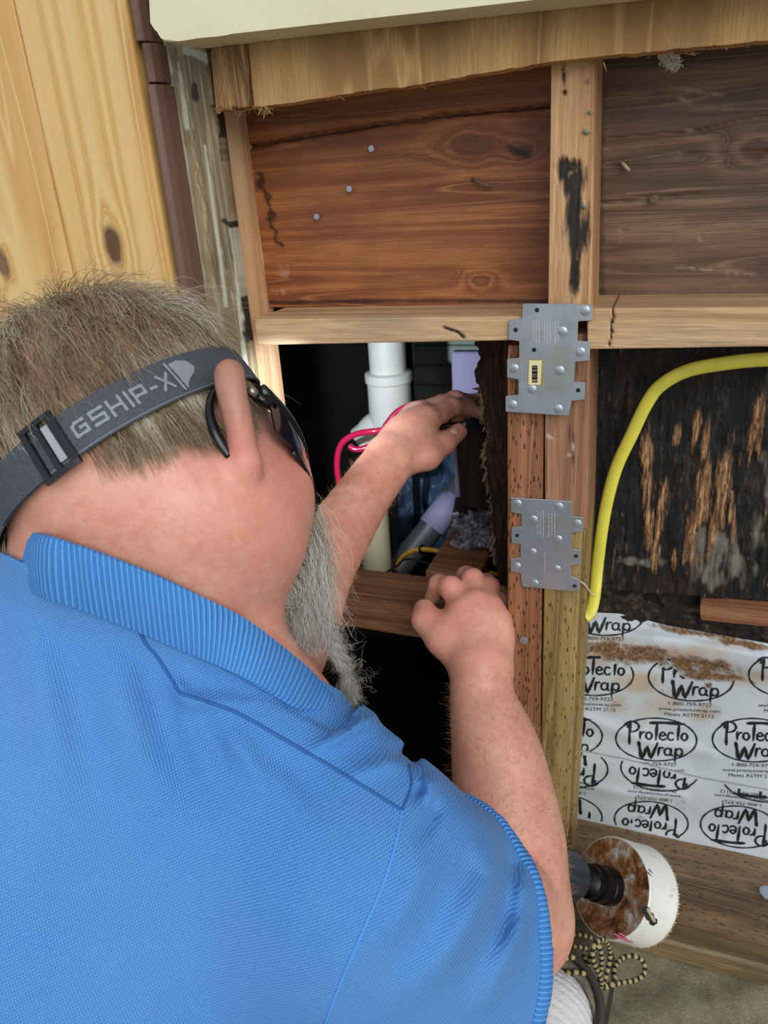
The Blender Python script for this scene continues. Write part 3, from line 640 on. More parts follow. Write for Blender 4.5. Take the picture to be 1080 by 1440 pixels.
def ribbon(pts, w, V, F, cap=True):
    pts = catmull(pts, 3) if len(pts) < 12 else np.array(pts); T = np.gradient(pts, axis=0); T /= np.linalg.norm(T, axis=1)[:, None] + 1e-9
    Nn = np.stack([-T[:, 1], T[:, 0]], -1); n = len(pts); b = len(V)
    if cap: pts = pts.copy(); pts[0] -= T[0] * w * .7; pts[-1] += T[-1] * w * .7
    for i in range(n):
        ww = w * 1.35 * (1 + .18 * math.sin(i * 1.7)); ww = ww * (.55 if cap and i in (0, n - 1) else 1)
        V.append(pts[i] + Nn[i] * ww); V.append(pts[i] - Nn[i] * ww)
    for i in range(n - 1): F.append((b + 2 * i, b + 2 * i + 1, b + 2 * i + 3, b + 2 * i + 2))
M_ink = plain('print_ink', '#1d2022', .45)
fcache = {}
def textmesh(s):
    if s in fcache: return fcache[s]
    cu = bpy.data.curves.new('t', 'FONT'); cu.body = s; cu.align_x = 'CENTER'; cu.resolution_u = 2; o = bpy.data.objects.new('t', cu); COL.objects.link(o)
    bpy.context.view_layer.update(); dg = bpy.context.evaluated_depsgraph_get(); me = o.evaluated_get(dg).to_mesh()
    V = np.array([v.co[:] for v in me.vertices]).reshape(-1, 3); F = [tuple(p.vertices) for p in me.polygons]; o.to_mesh_clear(); bpy.data.objects.remove(o); fcache[s] = (V, F); return V, F
def logo(cx, cy, hw, rot, off, clip=None, tilt=0.0, lines=True):
    V, F = [], []
    for pts, w in STK + STW + [ELL]: ribbon(pts, w, V, F, pts is not ELL[0])
    V = np.array(V); s = hw / 1.85; X = (V[:, 0] - 1.36) * s; Y = -(V[:, 1] - .02) * s * .80
    # tracking a little condensed so the words sit inside their oval
    allx, ally, fs = [X], [Y], list(F); b = len(V)
    if lines:
        for k, (tx, sz) in enumerate((('1-800-759-9727', .30), ('www.protectowrap.com', .27), ('Meets ASTM 2112', .29))):
            tv, tf = textmesh(tx); allx.append(tv[:, 0] * sz * s); ally.append((1.20 + .235 * k) * s - tv[:, 1] * sz * s * .75)
            fs += [tuple(q + b for q in f) for f in tf]; b += len(tv)
    X, Y = np.concatenate(allx), np.concatenate(ally)
    if rot: X, Y = -X, -Y
    th = math.radians(tilt); X, Y = X * math.cos(th) - Y * math.sin(th), X * math.sin(th) + Y * math.cos(th)
    X, Y = X + cx, Y + cy
    P = mem(X, Y, off + .0005)
    if clip is not None:
        ok = clip(X, Y) & (mudf(X, Y) < .62); fs = [f for f in fs if all(ok[q] for q in f)]
    o = mk('printed_logo', P, fs, M_ink, memb); return o
seamy = lambda X: np.interp(X, [770, 808, 880, 920, 985, 1080, 1420], [1046, 1054, 1068, 1078, 1094, 1111, 1180])
topy = lambda X: np.interp(X, [770, 820, 870, 940, 1080, 1420], [864, 863, 865, 882, 907, 937])
up = lambda X, Y: (Y < seamy(X) - .5) & (Y > topy(X))
lo = lambda X, Y: (Y > seamy(X) + 1) & (Y < np.interp(X, [770, 798, 860, 1080, 1420], [1149, 1149, 1161, 1207, 1260]) - 1)
for (cx, cy, hw, rot, tl) in [(834, 948, 57, 0, 2), (972, 954, 60, 0, 3), (1111, 951, 58, 0, 3), (923, 1040, 57, 0, 2), (1060, 1041, 58, 0, 2), (790, 1034, 57, 0, 2), (850, 864, 56, 0, 2), (1198, 1046, 58, 0, 3), (1250, 960, 58, 0, 3)]:
    logo(cx, cy, hw, rot, .0016, up, tl)
for (cx, cy, hw, rot, tl) in [(928, 1083, 55, 1, 6), (799, 1078, 56, 1, 6), (1072, 1098, 56, 1, 7), (916, 1155, 52, 1, 6), (1040, 1163, 55, 1, 6), (793, 1146, 54, 1, 6), (1165, 1180, 56, 1, 7), (1210, 1120, 56, 1, 7)]:
    logo(cx, cy, hw, rot, .0, lo, tl)
# ================================================================ INSIDE THE LEFT OPENING
M_pvc = plain('white_pipe', '#d9d8cc', .35, 0, (60, .15)); M_pvc2 = plain('pale_blue_primer', '#b9c6cf', .35)
pc = lambda x, y, Y: WY(x, y, Y)
top = pc(541, 440, .90); xc, yc = top[0], .90
zr = lambda y: WY(541, y, .90)[2]
vp = tag(empty('drain_pipe', (xc, yc, zr(640))), 'white plastic drain pipe with collar standing in the cavity', 'pipe')
def lz(name, prof, mat, par, x, y, seg=28):
    o = lathe(name, prof, (x, y, 0), (0, 0, 1), mat, par, seg); o.location = -Vector(par.location); return o
lz('pipe', [(zr(640), .024), (zr(400), .024)], M_pvc, vp, xc, yc)
lz('coupling', [(zr(600), .020), (zr(600), .0285), (zr(537), .0285), (zr(535), .031), (zr(524), .031), (zr(522), .0285), (zr(521), .020)], M_pvc, vp, xc, yc)
bend = catmull([np.array([xc, yc, zr(585)]), np.array([xc, yc, zr(595)]), WY(532, 605, .90), WY(522, 616, .895), WY(510, 626, .89)], 6)
o = tube('elbow', bend, .026, M_pvc, vp, 20); o.location = -Vector(vp.location)
M_blk = plain('black_plastic', '#141414', .35); M_abs = plain('dark_grey_pipe', '#4a4c4f', .4, 0, (60, .2)); M_lav = plain('lavender_board', '#9a94b4', .6, 0, (60, .3))
a = WY(574, 420, .99); tag(boxw('conduit', a[0] - .006, a[0] + .004, .985, .995, .1, a[2], M_blk, None, .001), 'thin dark vertical strip beside the white drain pipe', 'conduit')
a = WY(523, 703, .84); b = WY(523, 800, .84)
cp_ = tag(empty('capped_pipe', tuple(b)), 'cream capped pipe stub behind the forearm', 'pipe')
M_crm = plain('cream_pipe', '#cfc8a4', .45)
M_cap = plain('white_cap', '#cdd2dd', .4)
xq = WY(527, 750, .84)[0]
lz('pipe', [(b[2] - .06, .020), (a[2] - .004, .020)], M_crm, cp_, xq, .84); lz('cap', [(a[2] - .006, .020), (a[2] - .006, .0212), (a[2] + .006, .0212), (a[2] + .009, .019), (a[2] + .009, .0005)], M_cap, cp_, xq, .84)
dp = [WY(556, 806, .872), WY(562, 796, .88), WY(600, 750, .90), WY(645, 690, .94), WY(665, 660, .97)]
g = tag(empty('diagonal_pipe', tuple(dp[1])), 'dark grey pipe running diagonally back with paler lavender sleeve', 'pipe'); off = -Vector(g.location)
o = tube('pipe', dp, .0185, M_abs, g, 20); o.location = off
o = tube('sleeve', [WY(607, 742, .905), WY(640, 700, .935)], .0205, M_lav, g, 20); o.location = off; o['label'] = 'pale lavender sleeve'
tag(slab('lavender_panel', [(634, 495), (690, 495), (690, 700), (640, 700)], .90, .915, M_lav, None, .002), 'pale lavender square panel behind the pinching fingers', 'panel')
M_bbx = wood('dark_brown_block', H('#3f2a20'), H('#2e1e17'), H('#1c120e'), 'Z', 6, 14, .8, .4)
tag(slab('brown_block', [(640, 606), (705, 606), (700, 715), (648, 715)], .86, .93, M_bbx, None, .002), 'dark brown wooden block below the pinching fingers', 'wood block')
# cable bundle & blue rag
P_ = []; Vr = []
n = 46; s = np.linspace(0, 1, n); X, Yp = np.meshgrid(560 + 95 * s, 625 + 150 * s); Yd = 1.035 + fbm(np.stack([X * .05, Yp * .03, 0 * X], -1), 4) * .035
r_ = np.stack([(X - 540) / FPX, (Yp - 720) / FPX, 0 * X + 1], -1); cc_ = r_ * (Yd / (r_ @ NY))[..., None]; Pw = w_of(cc_); Pw[..., 2] += CZ
Pb = Pw + np.array([0, .004, 0]); idx = np.arange(n * n).reshape(n, n); Q = np.stack([idx[:-1, :-1], idx[1:, :-1], idx[1:, 1:], idx[:-1, 1:]], -1).reshape(-1, 4)
ring = np.concatenate([idx[0, :], idx[1:, -1], idx[-1, -2::-1], idx[-2:0:-1, 0]]); j = np.arange(len(ring)); k = len(ring)
tag(link('blue_tarpaulin', npmesh('blue_tarpaulin', np.concatenate([Pw.reshape(-1, 3), Pb.reshape(-1, 3)]), np.concatenate([Q, Q[:, ::-1] + n * n, np.stack([ring[j], ring[(j + 1) % k], ring[(j + 1) % k] + n * n, ring[j] + n * n], -1)])), plain('blue_tarp', '#4a5f78', .4), None, True), 'crumpled dark blue sheet hanging in the back of the cavity', 'sheet')
M_red = plain('red_hose', '#c0214a', .22, 0, None)
h1 = [(488, 760, .80), (480, 700, .805), (474, 655, .81), (480, 625, .815), (500, 611, .82), (530, 606, .822), (560, 602, .84), (600, 600, .87)]
h2 = [(491, 627, .83), (500, 632, .83), (516, 629, .835), (532, 618, .84), (543, 598, .85), (560, 578, .86), (585, 568, .87), (615, 565, .885), (650, 564, .90), (684, 580, .91)]
tag(tube('red_hose', catmull([WY(*p) for p in h1], 8), .0040, M_red, None, 12), 'glossy red tube looping up behind the reaching forearm', 'hose')
tag(tube('red_hose', catmull([WY(*p) for p in h2], 8), .0040, M_red, None, 12), 'darker red tube arching over the pinching hand', 'hose')
M_yc = plain('old_yellow_cable', '#c79a2e', .45, 0, (60, .2))
yp = catmull([WY(*p) for p in [(556, 800, .82), (568, 782, .815), (590, 773, .81), (615, 775, .805), (640, 783, .80), (675, 800, .79), (700, 808, .78), (722, 812, .77)]], 6)
g = tag(empty('inner_cable', tuple(yp[0])), 'older yellow flat cable running across behind the blocking', 'cable'); off = -Vector(g.location)
tube('sheath', yp, np.interp(np.linspace(0, 1, len(yp)), [0, .3, .6, 1], [.003, .0055, .005, .0035]), M_yc, g, 12, flat=.6).location = off
for q in (.33, .58, .8):
    i = int(q * (len(yp) - 1)); tube('clip', [yp[i - 1] * .5 + yp[i] * .5, yp[i], yp[i] * .6 + yp[i + 1] * .4], .0062, M_blk, g, 10).location = off
tag(tube('black_wire', catmull([WY(*p) for p in [(470, 830, .80), (500, 822, .795), (530, 812, .80), (556, 797, .805), (572, 786, .79), (600, 792, .785), (612, 800, .78)]], 6), .0014, M_blk, None, 8), 'thin black wire crossing at the foot of the cream pipe', 'wire')
# pliers pinched in the far hand
pj = tag(empty('pliers', tuple(C(672, 592, .86))), 'dark steel pliers gripped between thumb and finger inside the cavity', 'pliers'); off = -Vector(pj.location)
M_pl = plain('plier_steel', '#5b6066', .3, .8, (300, .2))
for sg_ in (1, -1):
    tube('jaw', [C(650, 597 + 1 * sg_, .846), C(664, 592 + 2 * sg_, .856), C(676, 588 + 3 * sg_, .866), C(692, 583 + 1.5 * sg_, .88)], [.0035, .0042, .0036, .0018], M_pl, pj, 8, flat=.7).location = off
    tube('handle', [C(652, 597 + 1 * sg_, .848), C(630, 604 + 5 * sg_, .85), C(606, 612 + 9 * sg_, .85)], [.0034, .0032, .0028], M_blk, pj, 8).location = off
lathe('pivot', [(-.005, .0005), (-.005, .0035), (.005, .0035), (.005, .0005)], C(656, 596, .85), (0.2, 1, 0), M_pl, pj, 12).location = off
# rotten remains of an old stud
def rs_h(x, y, P): return fbm(P * (160, 1, 60), 4) * .006
V_ = [(664, 470), (674, 500), (668, 530), (677, 560), (682, 590), (688, 615), (680, 640), (685, 670), (690, 700), (686, 725), (694, 750), (697, 790), (702, 830), (722, 832), (722, 470)]
M_rot = NT('rotten_wood'); t = M_rot; o = t.obj()
M_rot = t.out(t.ramp(t.noise(t.mp(o, (1, 1, .15)), 260, 5, .75), [(.3, H('#120c08')), (.5, H('#2f2018')), (.66, H('#5d452f')), (.8, H('#9a7f5c'))]), .85, 0, t.bump(t.noise(o, 140, 5), .9, .004))
ro = slab('rotten_stud', V_, .745, .785, M_rot, None, 0, {i: (3.2, 3) for i in range(13)}); tag(ro, 'ragged rotten strip of old stud beside the post', 'rotten wood')
V, F = [], []
for i in range(160):
    q = RNG.random(); yy = 545 + q * 250; a = WY(np.interp(yy, [545, 590, 615, 640, 700, 750, 790], [675, 683, 688, 681, 690, 693, 697]) + RNG.normal() * 1.5, yy, .744 + RNG.random() * .02)
    d = np.array([-RNG.random() * .5, -.5, RNG.normal() * 1.6]); d *= (.003 + .006 * RNG.random()) / np.linalg.norm(d); tube_mesh([a - d, a, a + d], [.0004, .0016, .0004], 4, V=V, F=F)
tag(mk('rotten_fibre', V, F, plain('pale_rot', '#8f7a5c', .9), ro), kind='stuff')
# loose rubble of insulation on the cross block
V, F = [], []; bm = bmesh.new()
for i in range(240):
    q = RNG.random(2); c = WY(636 + q[0] * 66, 775 - q[1] * 52 - q[0] * 10, .80 + .10 * q[1]); c[2] = max(c[2], zb + .002)
    r = .002 + RNG.random() ** 2 * .005; m = bmesh.ops.create_icosphere(bm, subdivisions=1, radius=r, matrix=Matrix.Translation(c))
    for v in m['verts']: v.co += Vector(RNG.normal(size=3)) * r * .3
t = NT('grey_rubble'); o = t.obj(); M_rub = t.out(t.ramp(t.noise(o, 70, 3), [(.35, H('#4a4038')), (.5, H('#7d7b8c')), (.65, H('#b7b8cc'))]), .9)
tag(bme('insulation_rubble', bm, M_rub), 'heap of grey lavender insulation crumbs on the cross block', 'rubble', None, 'stuff')
slab('cross_board', [(640, 700), (712, 690), (716, 780), (625, 782)], .90, .95, M_bbx, wf, .001)
# ================================================================ HOLE SAW
ax = w_of([.80, .40, .45]); ax = ax / np.linalg.norm(ax); pc0 = C(858, 1247, .765)
M_cup = NT('worn_white_cup'); t = M_cup; o = t.obj()
M_cup = t.out(t.mix(t.ramp(t.noise(o, 55, 6, .75), [(.60, 0.), (.72, .8)]), H('#e4e2da'), H('#8e8672')), .4, .1, t.bump(t.noise(o, 120, 4), .2, .001))
M_rst = NT('rusty_plate'); t = M_rst; o = t.obj()
M_rst = t.out(t.ramp(t.noise(o, 48, 6, .7, .4), [(.36, H('#4a2a14')), (.47, H('#8f5a2a')), (.55, H('#a98f74')), (.62, H('#c9c5c0'))]), .6, .2, t.bump(t.noise(o, 160, 5), .5, .002))
tool = tag(empty('hole_saw', tuple(pc0)), 'large worn white hole saw with rusty back plate in a black drill chuck', 'hole saw'); off = -Vector(tool.location)
Rr_, Lc = .0485, .043
def put(o): o.location = off; return o
put(lathe('cup', [(0, Rr_ - .003), (0, Rr_ - .0008), (.001, Rr_), (Lc - .006, Rr_), (Lc - .005, Rr_ + .0006), (Lc, Rr_ + .0006), (Lc, Rr_ - .0012), (.003, Rr_ - .0018)], pc0, ax, M_cup, tool, 72, close=True))
put(lathe('back_plate', [(.003, .006), (.003, Rr_ - .0015), (-.0004, Rr_ - .0015), (-.0004, .006)], pc0, ax, M_rst, tool, 60, close=True))
a_ = np.cross(ax, (0, 0, 1)); a_ /= np.linalg.norm(a_); b_ = np.cross(ax, a_)
V, F = [], []
nt = 104
for i in range(nt):                       # raked teeth round the rim
    th = 2 * math.pi * i / nt; d = 2 * math.pi / nt
    def rp(t_, h, rr): return pc0 + ax * h + rr * (math.cos(t_) * a_ + math.sin(t_) * b_)
    so = (.0008, 0, -.0008)[i % 3]; k = len(V)
    V += [rp(th, Lc - .001, Rr_ + .0006), rp(th + d, Lc - .001, Rr_ + .0006), rp(th + d * .2, Lc + .0030, Rr_ + .0006 + so), rp(th, Lc - .001, Rr_ - .0012), rp(th + d, Lc - .001, Rr_ - .0012), rp(th + d * .2, Lc + .0030, Rr_ - .0010 + so)]
    F += [(k, k + 1, k + 2), (k + 5, k + 4, k + 3), (k, k + 2, k + 5, k + 3), (k + 1, k + 4, k + 5, k + 2)]
M_tooth = plain('worn_teeth', '#b9ab8b', .55, .3, (200, .4))
o = put(mk('saw_teeth', V, F, M_tooth, tool)); o['kind'] = 'stuff'
# slot in the cup wall, drawn as a dark recess plate following the wall
def onwall(px, py, r=Rr_ + .0003):
    D = w_of([(px - 540) / FPX, (py - 720) / FPX, 1.]); D /= np.linalg.norm(D); O = np.array([0, 0, CZ]) - pc0
    o2 = O - ax * (O @ ax); d2 = D - ax * (D @ ax); A = d2 @ d2; B = 2 * o2 @ d2; Cc = o2 @ o2 - r * r; tt = (-B - math.sqrt(max(B * B - 4 * A * Cc, 0))) / (2 * A)
    return np.array([0, 0, CZ]) + D * tt
def wallpatch(name, pl, w, mat, r=Rr_ + .0004):
    V, F = [], []; ribbon([np.array(p, float) for p in pl], w, V, F); return put(mk(name, [onwall(v[0], v[1], r) for v in V], F, mat, tool))
wallpatch('slot', [(907, 1278), (911, 1285), (916, 1292), (920, 1298)], 4.2, M_hole); wallpatch('slot_edge', [(911, 1278), (915, 1286), (921, 1296)], 1.6, M_tooth, Rr_ + .0007)
M_pk = plain('pink_print', '#cf6a7c', .5)
for q in ([(864, 1313), (874, 1318), (882, 1321)], [(868, 1318), (878, 1322), (890, 1325)], [(870, 1312), (880, 1317)]): wallpatch('worn_print', q, .8, M_pk)
for q in ([(910, 1225), (916, 1232)], [(912, 1222), (918, 1228)]): wallpatch('worn_print', q, .5, M_abs)
def lt(name, prof, mat, seg=36, base=0): return put(lathe(name, prof, pc0 - ax * base, -ax, mat, tool, seg))
M_dk = plain('black_steel', '#1c1c1f', .28, .6); M_chk = plain('chuck_sleeve', '#2b3038', .35, .2)
lt('arbor_nut', [(0, .0185), (.010, .0185), (.011, .0175), (.016, .0175), (.017, .0178), (.024, .0178), (.026, .014)], M_dk, 6 * 6)
lt('arbor_collar', [(.024, .0155), (.026, .0165), (.034, .0165), (.037, .014), (.041, .009)], M_dk)
lt('chuck_nose', [(.036, .008), (.040, .012), (.050, .0185), (.053, .0195)], M_dk)
V, F = [], []; pr = [(.052, .0195), (.056, .0215), (.075, .0225), (.092, .0225), (.094, .020), (.094, .002)]; seg = 60
for (h, r) in pr:
    for k in range(seg):
        th = 2 * math.pi * k / seg; rr = r + (.0011 if (k % 5) < 2 and .055 < h < .093 else 0); V.append(pc0 - ax * h + rr * (math.cos(th) * a_ + math.sin(th) * b_))
for i in range(len(pr) - 1):
    for k in range(seg): k2 = (k + 1) % seg; F.append((i * seg + k, i * seg + k2, (i + 1) * seg + k2, (i + 1) * seg + k))
put(mk('chuck_sleeve', V, F, M_chk, tool))
lt('pilot_bit', [(-.062, .0002), (-.058, .003), (-.004, .003)], M_dk, 12)
lt('drill_body', [(.094, .016), (.096, .024), (.12, .028), (.165, .028), (.175, .022), (.177, .001)], M_chk, 32)
# ================================================================ PERSON
import openvdb as vdb
def sd_cone(P, a, b, ra, rb):
    ab = b - a; t = np.clip(((P - a) @ ab) / (ab @ ab + 1e-12), 0, 1); return np.linalg.norm(P - a - t[:, None] * ab, axis=1) - (ra + (rb - ra) * t)
def sd_ell(P, c, A, r):                 # A rows: local axes
    q = (P - c) @ A.T; k0 = np.linalg.norm(q / r, axis=1); k1 = np.linalg.norm(q / (r * r), axis=1) + 1e-9; return k0 * (k0 - 1) / k1
def smin(a, b, k):
    h = np.maximum(k - np.abs(a - b), 0) / k; return np.minimum(a, b) - h * h * k * .25
class Sdf:
    def __init__(s): s.p = []
    def cone(s, a, b, ra, rb, k=.01):
        a, b = np.array(a, float), np.array(b, float); c = (a + b) / 2; s.p.append(('c', (a, b, ra, rb), k, c, np.linalg.norm(a - b) / 2 + max(ra, rb))); return s
    def chain(s, pts, rad, k=.01):
        for i in range(len(pts) - 1): s.cone(pts[i], pts[i + 1], rad[i], rad[i + 1], k if np.isscalar(k) else k[i])
    def ell(s, c, A, r, k=.01): s.p.append(('e', (np.array(c, float), np.array(A, float), np.array(r, float)), k, np.array(c, float), max(r))); return s
    def carve(s, c, A, r, k=.01): s.p.append(('x', (np.array(c, float), np.array(A, float), np.array(r, float)), k, np.array(c, float), max(r))); return s
    def eval(s, P, idx=None):
        d = np.full(len(P), 1.0)
        for i in (range(len(s.p)) if idx is None else idx):
            t, a, k, _, _ = s.p[i]
            if t == 'c': d = smin(d, sd_cone(P, *a), k)
            elif t == 'e': d = smin(d, sd_ell(P, *a), k)
            else: d = -smin(-d, sd_ell(P, *a), k)
        return d
    def mesh(s, name, h, lo, hi, warp=None, post=None, pad=.012):
        """evaluate only the blocks near the surface, then polygonise"""
        B = 12; lo = np.array(lo, float); hi = np.array(hi, float); nb = np.ceil((hi - lo) / (h * B)).astype(int); g = vdb.FloatGrid(background=.02)
        rb = h * B * math.sqrt(3) / 2
        cs = np.stack(np.meshgrid(*[np.arange(n) for n in nb], indexing='ij'), -1).reshape(-1, 3); cen = lo + (cs + .5) * h * B
        dc = s.eval(cen); 
        if post: dc = post(cen, dc)
        near = np.abs(dc) < rb * 1.35 + pad; ax_ = np.arange(B)
        loc = np.stack(np.meshgrid(ax_, ax_, ax_, indexing='ij'), -1).reshape(-1, 3) * h
        pc = np.array([p[3] for p in s.p]); pr = np.array([p[4] for p in s.p]); pk = np.array([p[2] for p in s.p])
        for c, ce, d_, nr in zip(cs, cen, dc, near):
            i0 = tuple(int(v) for v in c * B)
            if nr:
                P = lo + c * h * B + loc; idx = [i for i in range(len(s.p)) if np.linalg.norm(pc[i] - ce) - pr[i] - rb - pk[i] < .03]
                if not idx: continue
                d = s.eval(P, idx)
                if post: d = post(P, d)
                if d.min() > .02: continue
                g.copyFromArray(np.clip(d, -.02, .02).reshape(B, B, B).astype(np.float64), ijk=i0)
            elif d_ < 0: g.fill(i0, tuple(v + B - 1 for v in i0), -.02)
        pts, quads = g.convertToQuads(0.0); pts = lo + pts * h; return pts, quads
def islands_keep_big(V, Q):
    n = len(V); lab = np.arange(n)
    while True:                         # label propagation
        m = lab[Q].min(1); new = lab.copy()
        for k in range(4): np.minimum.at(new, Q[:, k], m)
        new = new[new]
        if (new == lab).all(): break
        lab = new
    c = np.bincount(lab[Q[:, 0]]); keep = lab[Q[:, 0]] == c.argmax(); Q = Q[keep]; used = np.unique(Q); mp_ = -np.ones(n, int); mp_[used] = np.arange(len(used)); return V[used], mp_[Q]
ew = lambda cx, cy, cz: w_of([cx, cy, cz])
# head frame, from the ear, strap and jaw in the photo
F_ = ew(.62, .12, .78); F_ /= np.linalg.norm(F_); U_ = ew(-.30, -.88, .37); U_ -= F_ * (U_ @ F_); U_ /= np.linalg.norm(U_); R_ = np.cross(F_, U_)
HA = np.array([R_, F_, U_]); HC = C(212, 648, .50)
hp = lambda r, f, u: HC + r * R_ + f * F_ + u * U_
def ha(axis, deg):                      # head axes turned about one of them
    th = math.radians(deg); c, s_ = math.cos(th), math.sin(th); i, j = [(1, 2), (0, 2), (0, 1)][axis]; M = np.eye(3); M[i, i] = c; M[i, j] = s_; M[j, i] = -s_; M[j, j] = c; return M @ HA
body = Sdf()
# skull, brow, face
body.ell(hp(0, -.008, .022), HA, (.0745, .091, .092), .03)
body.ell(hp(0, .030, -.022), HA, (.066, .068, .080), .03)
body.ell(hp(0, .046, -.072), HA, (.046, .042, .034), .03)           # chin
body.ell(hp(.042, .024, -.060), HA, (.028, .050, .036), .025); body.ell(hp(-.046, .028, -.060), HA, (.030, .052, .040), .03)   # full cheeks and jaw
body.ell(hp(0, .086, .018), HA, (.052, .016, .014), .02)            # brow
body.carve(hp(.032, .104, -.004), HA, (.018, .014, .012), .012); body.carve(hp(-.032, .104, -.004), HA, (.018, .014, .012), .012)
for sx in (1, -1):
    body.ell(hp(.032 * sx, .080, -.003), HA, (.0125, .0125, .0125), .003); body.ell(hp(.040 * sx, .066, -.034), HA, (.024, .022, .024), .025)
body.cone(hp(0, .094, .004), hp(0, .119, -.032), .008, .0125, .012); body.ell(hp(.011, .107, -.036), HA, (.008, .010, .007), .008); body.ell(hp(-.011, .107, -.036), HA, (.008, .010, .007), .008)
body.ell(hp(0, .096, -.056), HA, (.021, .010, .005), .006); body.ell(hp(0, .094, -.066), HA, (.019, .010, .006), .006)     # lips
# ears: rim, bowl, lobe
def ear(sx):
    e = lambda r, f, u: hp(sx * r, f, u)
    rim = [e(.072, .014, -.012), e(.082, .007, .000), e(.092, -.003, .004), e(.099, -.012, .000), e(.101, -.016, -.011), e(.098, -.014, -.024), e(.091, -.008, -.037), e(.083, .000, -.048), e(.075, .005, -.050)]
    rim = catmull(rim, 3); body.chain(rim, [.0040 + .0034 * math.sin(min(i / len(rim) * 3.6, 3.1)) for i in range(len(rim))], .004)
    body.ell(e(.086, .000, -.020), ha(2, -38 * sx), (.015, .0060, .022), .008)
    body.ell(e(.081, .001, -.046), HA, (.007, .007, .009), .006); body.cone(e(.066, .004, -.014), e(.088, -.004, -.012), .012, .004, .008)
NHEAD = len(body.p)
ear(1); ear(-1)
NECK0 = len(body.p)
# neck and trunk
NB = C(176, 905, .535); body.cone(hp(0, -.024, -.020), NB, .060, .070, .03); body.cone(hp(0, -.030, -.035), C(150, 800, .49), .040, .050, .03)
body.cone(hp(.028, .010, -.055), C(262, 885, .52), .042, .058, .03)
NECK1 = len(body.p); SR = C(500, 1235, .465); SL = C(-30, 945, .64); CH = C(150, 1180, .56); PV = np.array([-.31, -.06, .16])
body.cone(NB, C(330, 1045, .505), .068, .060, .045); body.cone(C(330, 1045, .505), SR, .060, .060, .045); body.cone(NB, SL, .068, .062, .05)
body.cone(CH, PV, .125, .135, .08); body.cone(C(330, 1230, .54), C(40, 1020, .62), .10, .10, .08)
def limb(pts, rad, k=.03):
    P = catmull(pts, 5); q = np.linspace(0, 1, len(P)); body.chain(P, np.interp(q, np.linspace(0, 1, len(rad)), rad), .0025)
# right arm (the one resting on the blocking)
ER = C(722, 1275, .625); WR = C(676, 938, .705)
limb([SR, C(625, 1262, .55), ER], [.060, .055, .046], .03)
limb([ER, C(716, 1180, .645), C(699, 1065, .675), C(679, 985, .700), WR], [.0455, .0470, .0405, .0295, .0265], .02)
body.ell(C(738, 1310, .63), np.eye(3), (.032, .034, .034), .03)
# right hand
palm = [(C(648, 862, .738), .0145), (C(668, 850, .742), .0145), (C(688, 856, .745), .014), (C(701, 876, .745), .0125)]
wr = [C(664, 930, .708), C(674, 928, .708), C(684, 930, .710), C(690, 936, .712)]
for (m, r), w in zip(palm, wr): body.cone(w, m, .0175, r, .014)
body.ell(C(668, 895, .728), np.array([w_of([1, 0, 0]), w_of([0, 1, 0]), w_of([0, 0, 1])]), (.034, .033, .019), .016)
k = .0042
def finger(pts, rad, k=.0042): body.chain([C(*p) for p in pts], rad, k)
finger([(650, 858, .738), (634, 826, .752), (617, 822, .770), (608, 840, .782)], [.0125, .0108, .0098, .0084], .006)
finger([(668, 846, .742), (665, 815, .764), (656, 810, .788), (650, 822, .800)], [.0125, .0108, .0098, .0086], .006)
finger([(687, 853, .745), (688, 826, .770), (684, 820, .793), (680, 830, .805)], [.0122, .0104, .0096, .0084], .006)
finger([(700, 872, .745), (705, 850, .764), (704, 838, .786), (701, 844, .798)], [.0112, .0094, .0086, .0076], .006)
body.chain([C(655, 925, .716), C(624, 896, .728), C(599, 872, .742), C(596, 856, .752)], [.017, .0165, .0120, .0098], .012)
for q in ((648, 856, .728), (668, 844, .732), (687, 851, .736)): body.ell(C(*q), np.eye(3), (.0085, .0085, .0075), .008)
# left arm, reaching into the cavity
EL = C(362, 965, .575); WL = C(546, 650, .775)
limb([SL, C(200, 905, .62), EL], [.058, .052, .043], .03); limb([EL, C(410, 874, .625), C(448, 796, .672), C(508, 702, .745), WL], [.0420, .0385, .0330, .0275, .0255], .02)
pl_ = [((600, 588, .805), .0135), ((592, 582, .825), .0135), ((584, 582, .842), .013), ((576, 588, .856), .012)]
for (m, r), w in zip(pl_, [(552, 640, .775), (548, 640, .785), (545, 645, .79), (545, 650, .79)]): body.cone(C(*w), C(*m), .0185, r, .014)
body.ell(C(578, 616, .800), np.array([w_of([1, 0, 0]), w_of([0, 1, 0]), w_of([0, 0, 1])]), (.026, .025, .020), .016)
finger([(602, 590, .805), (636, 572, .830), (658, 572, .848), (674, 580, .856)], [.0130, .0102, .0092, .0080])
finger([(592, 582, .825), (640, 563, .856), (666, 567, .870), (684, 584, .874)], [.0135, .0110, .0098, .0085])
finger([(584, 582, .842), (622, 568, .876), (644, 580, .880), (646, 596, .874)], [.0125, .0108, .0096, .0084])
finger([(576, 588, .856), (606, 580, .890), (620, 592, .888), (620, 604, .880)], [.0112, .0095, .0085, .0075])
body.chain([C(558, 650, .780), C(600, 640, .790), C(624, 624, .806), C(645, 607, .820)], [.017, .0155, .0118, .0096], .006)
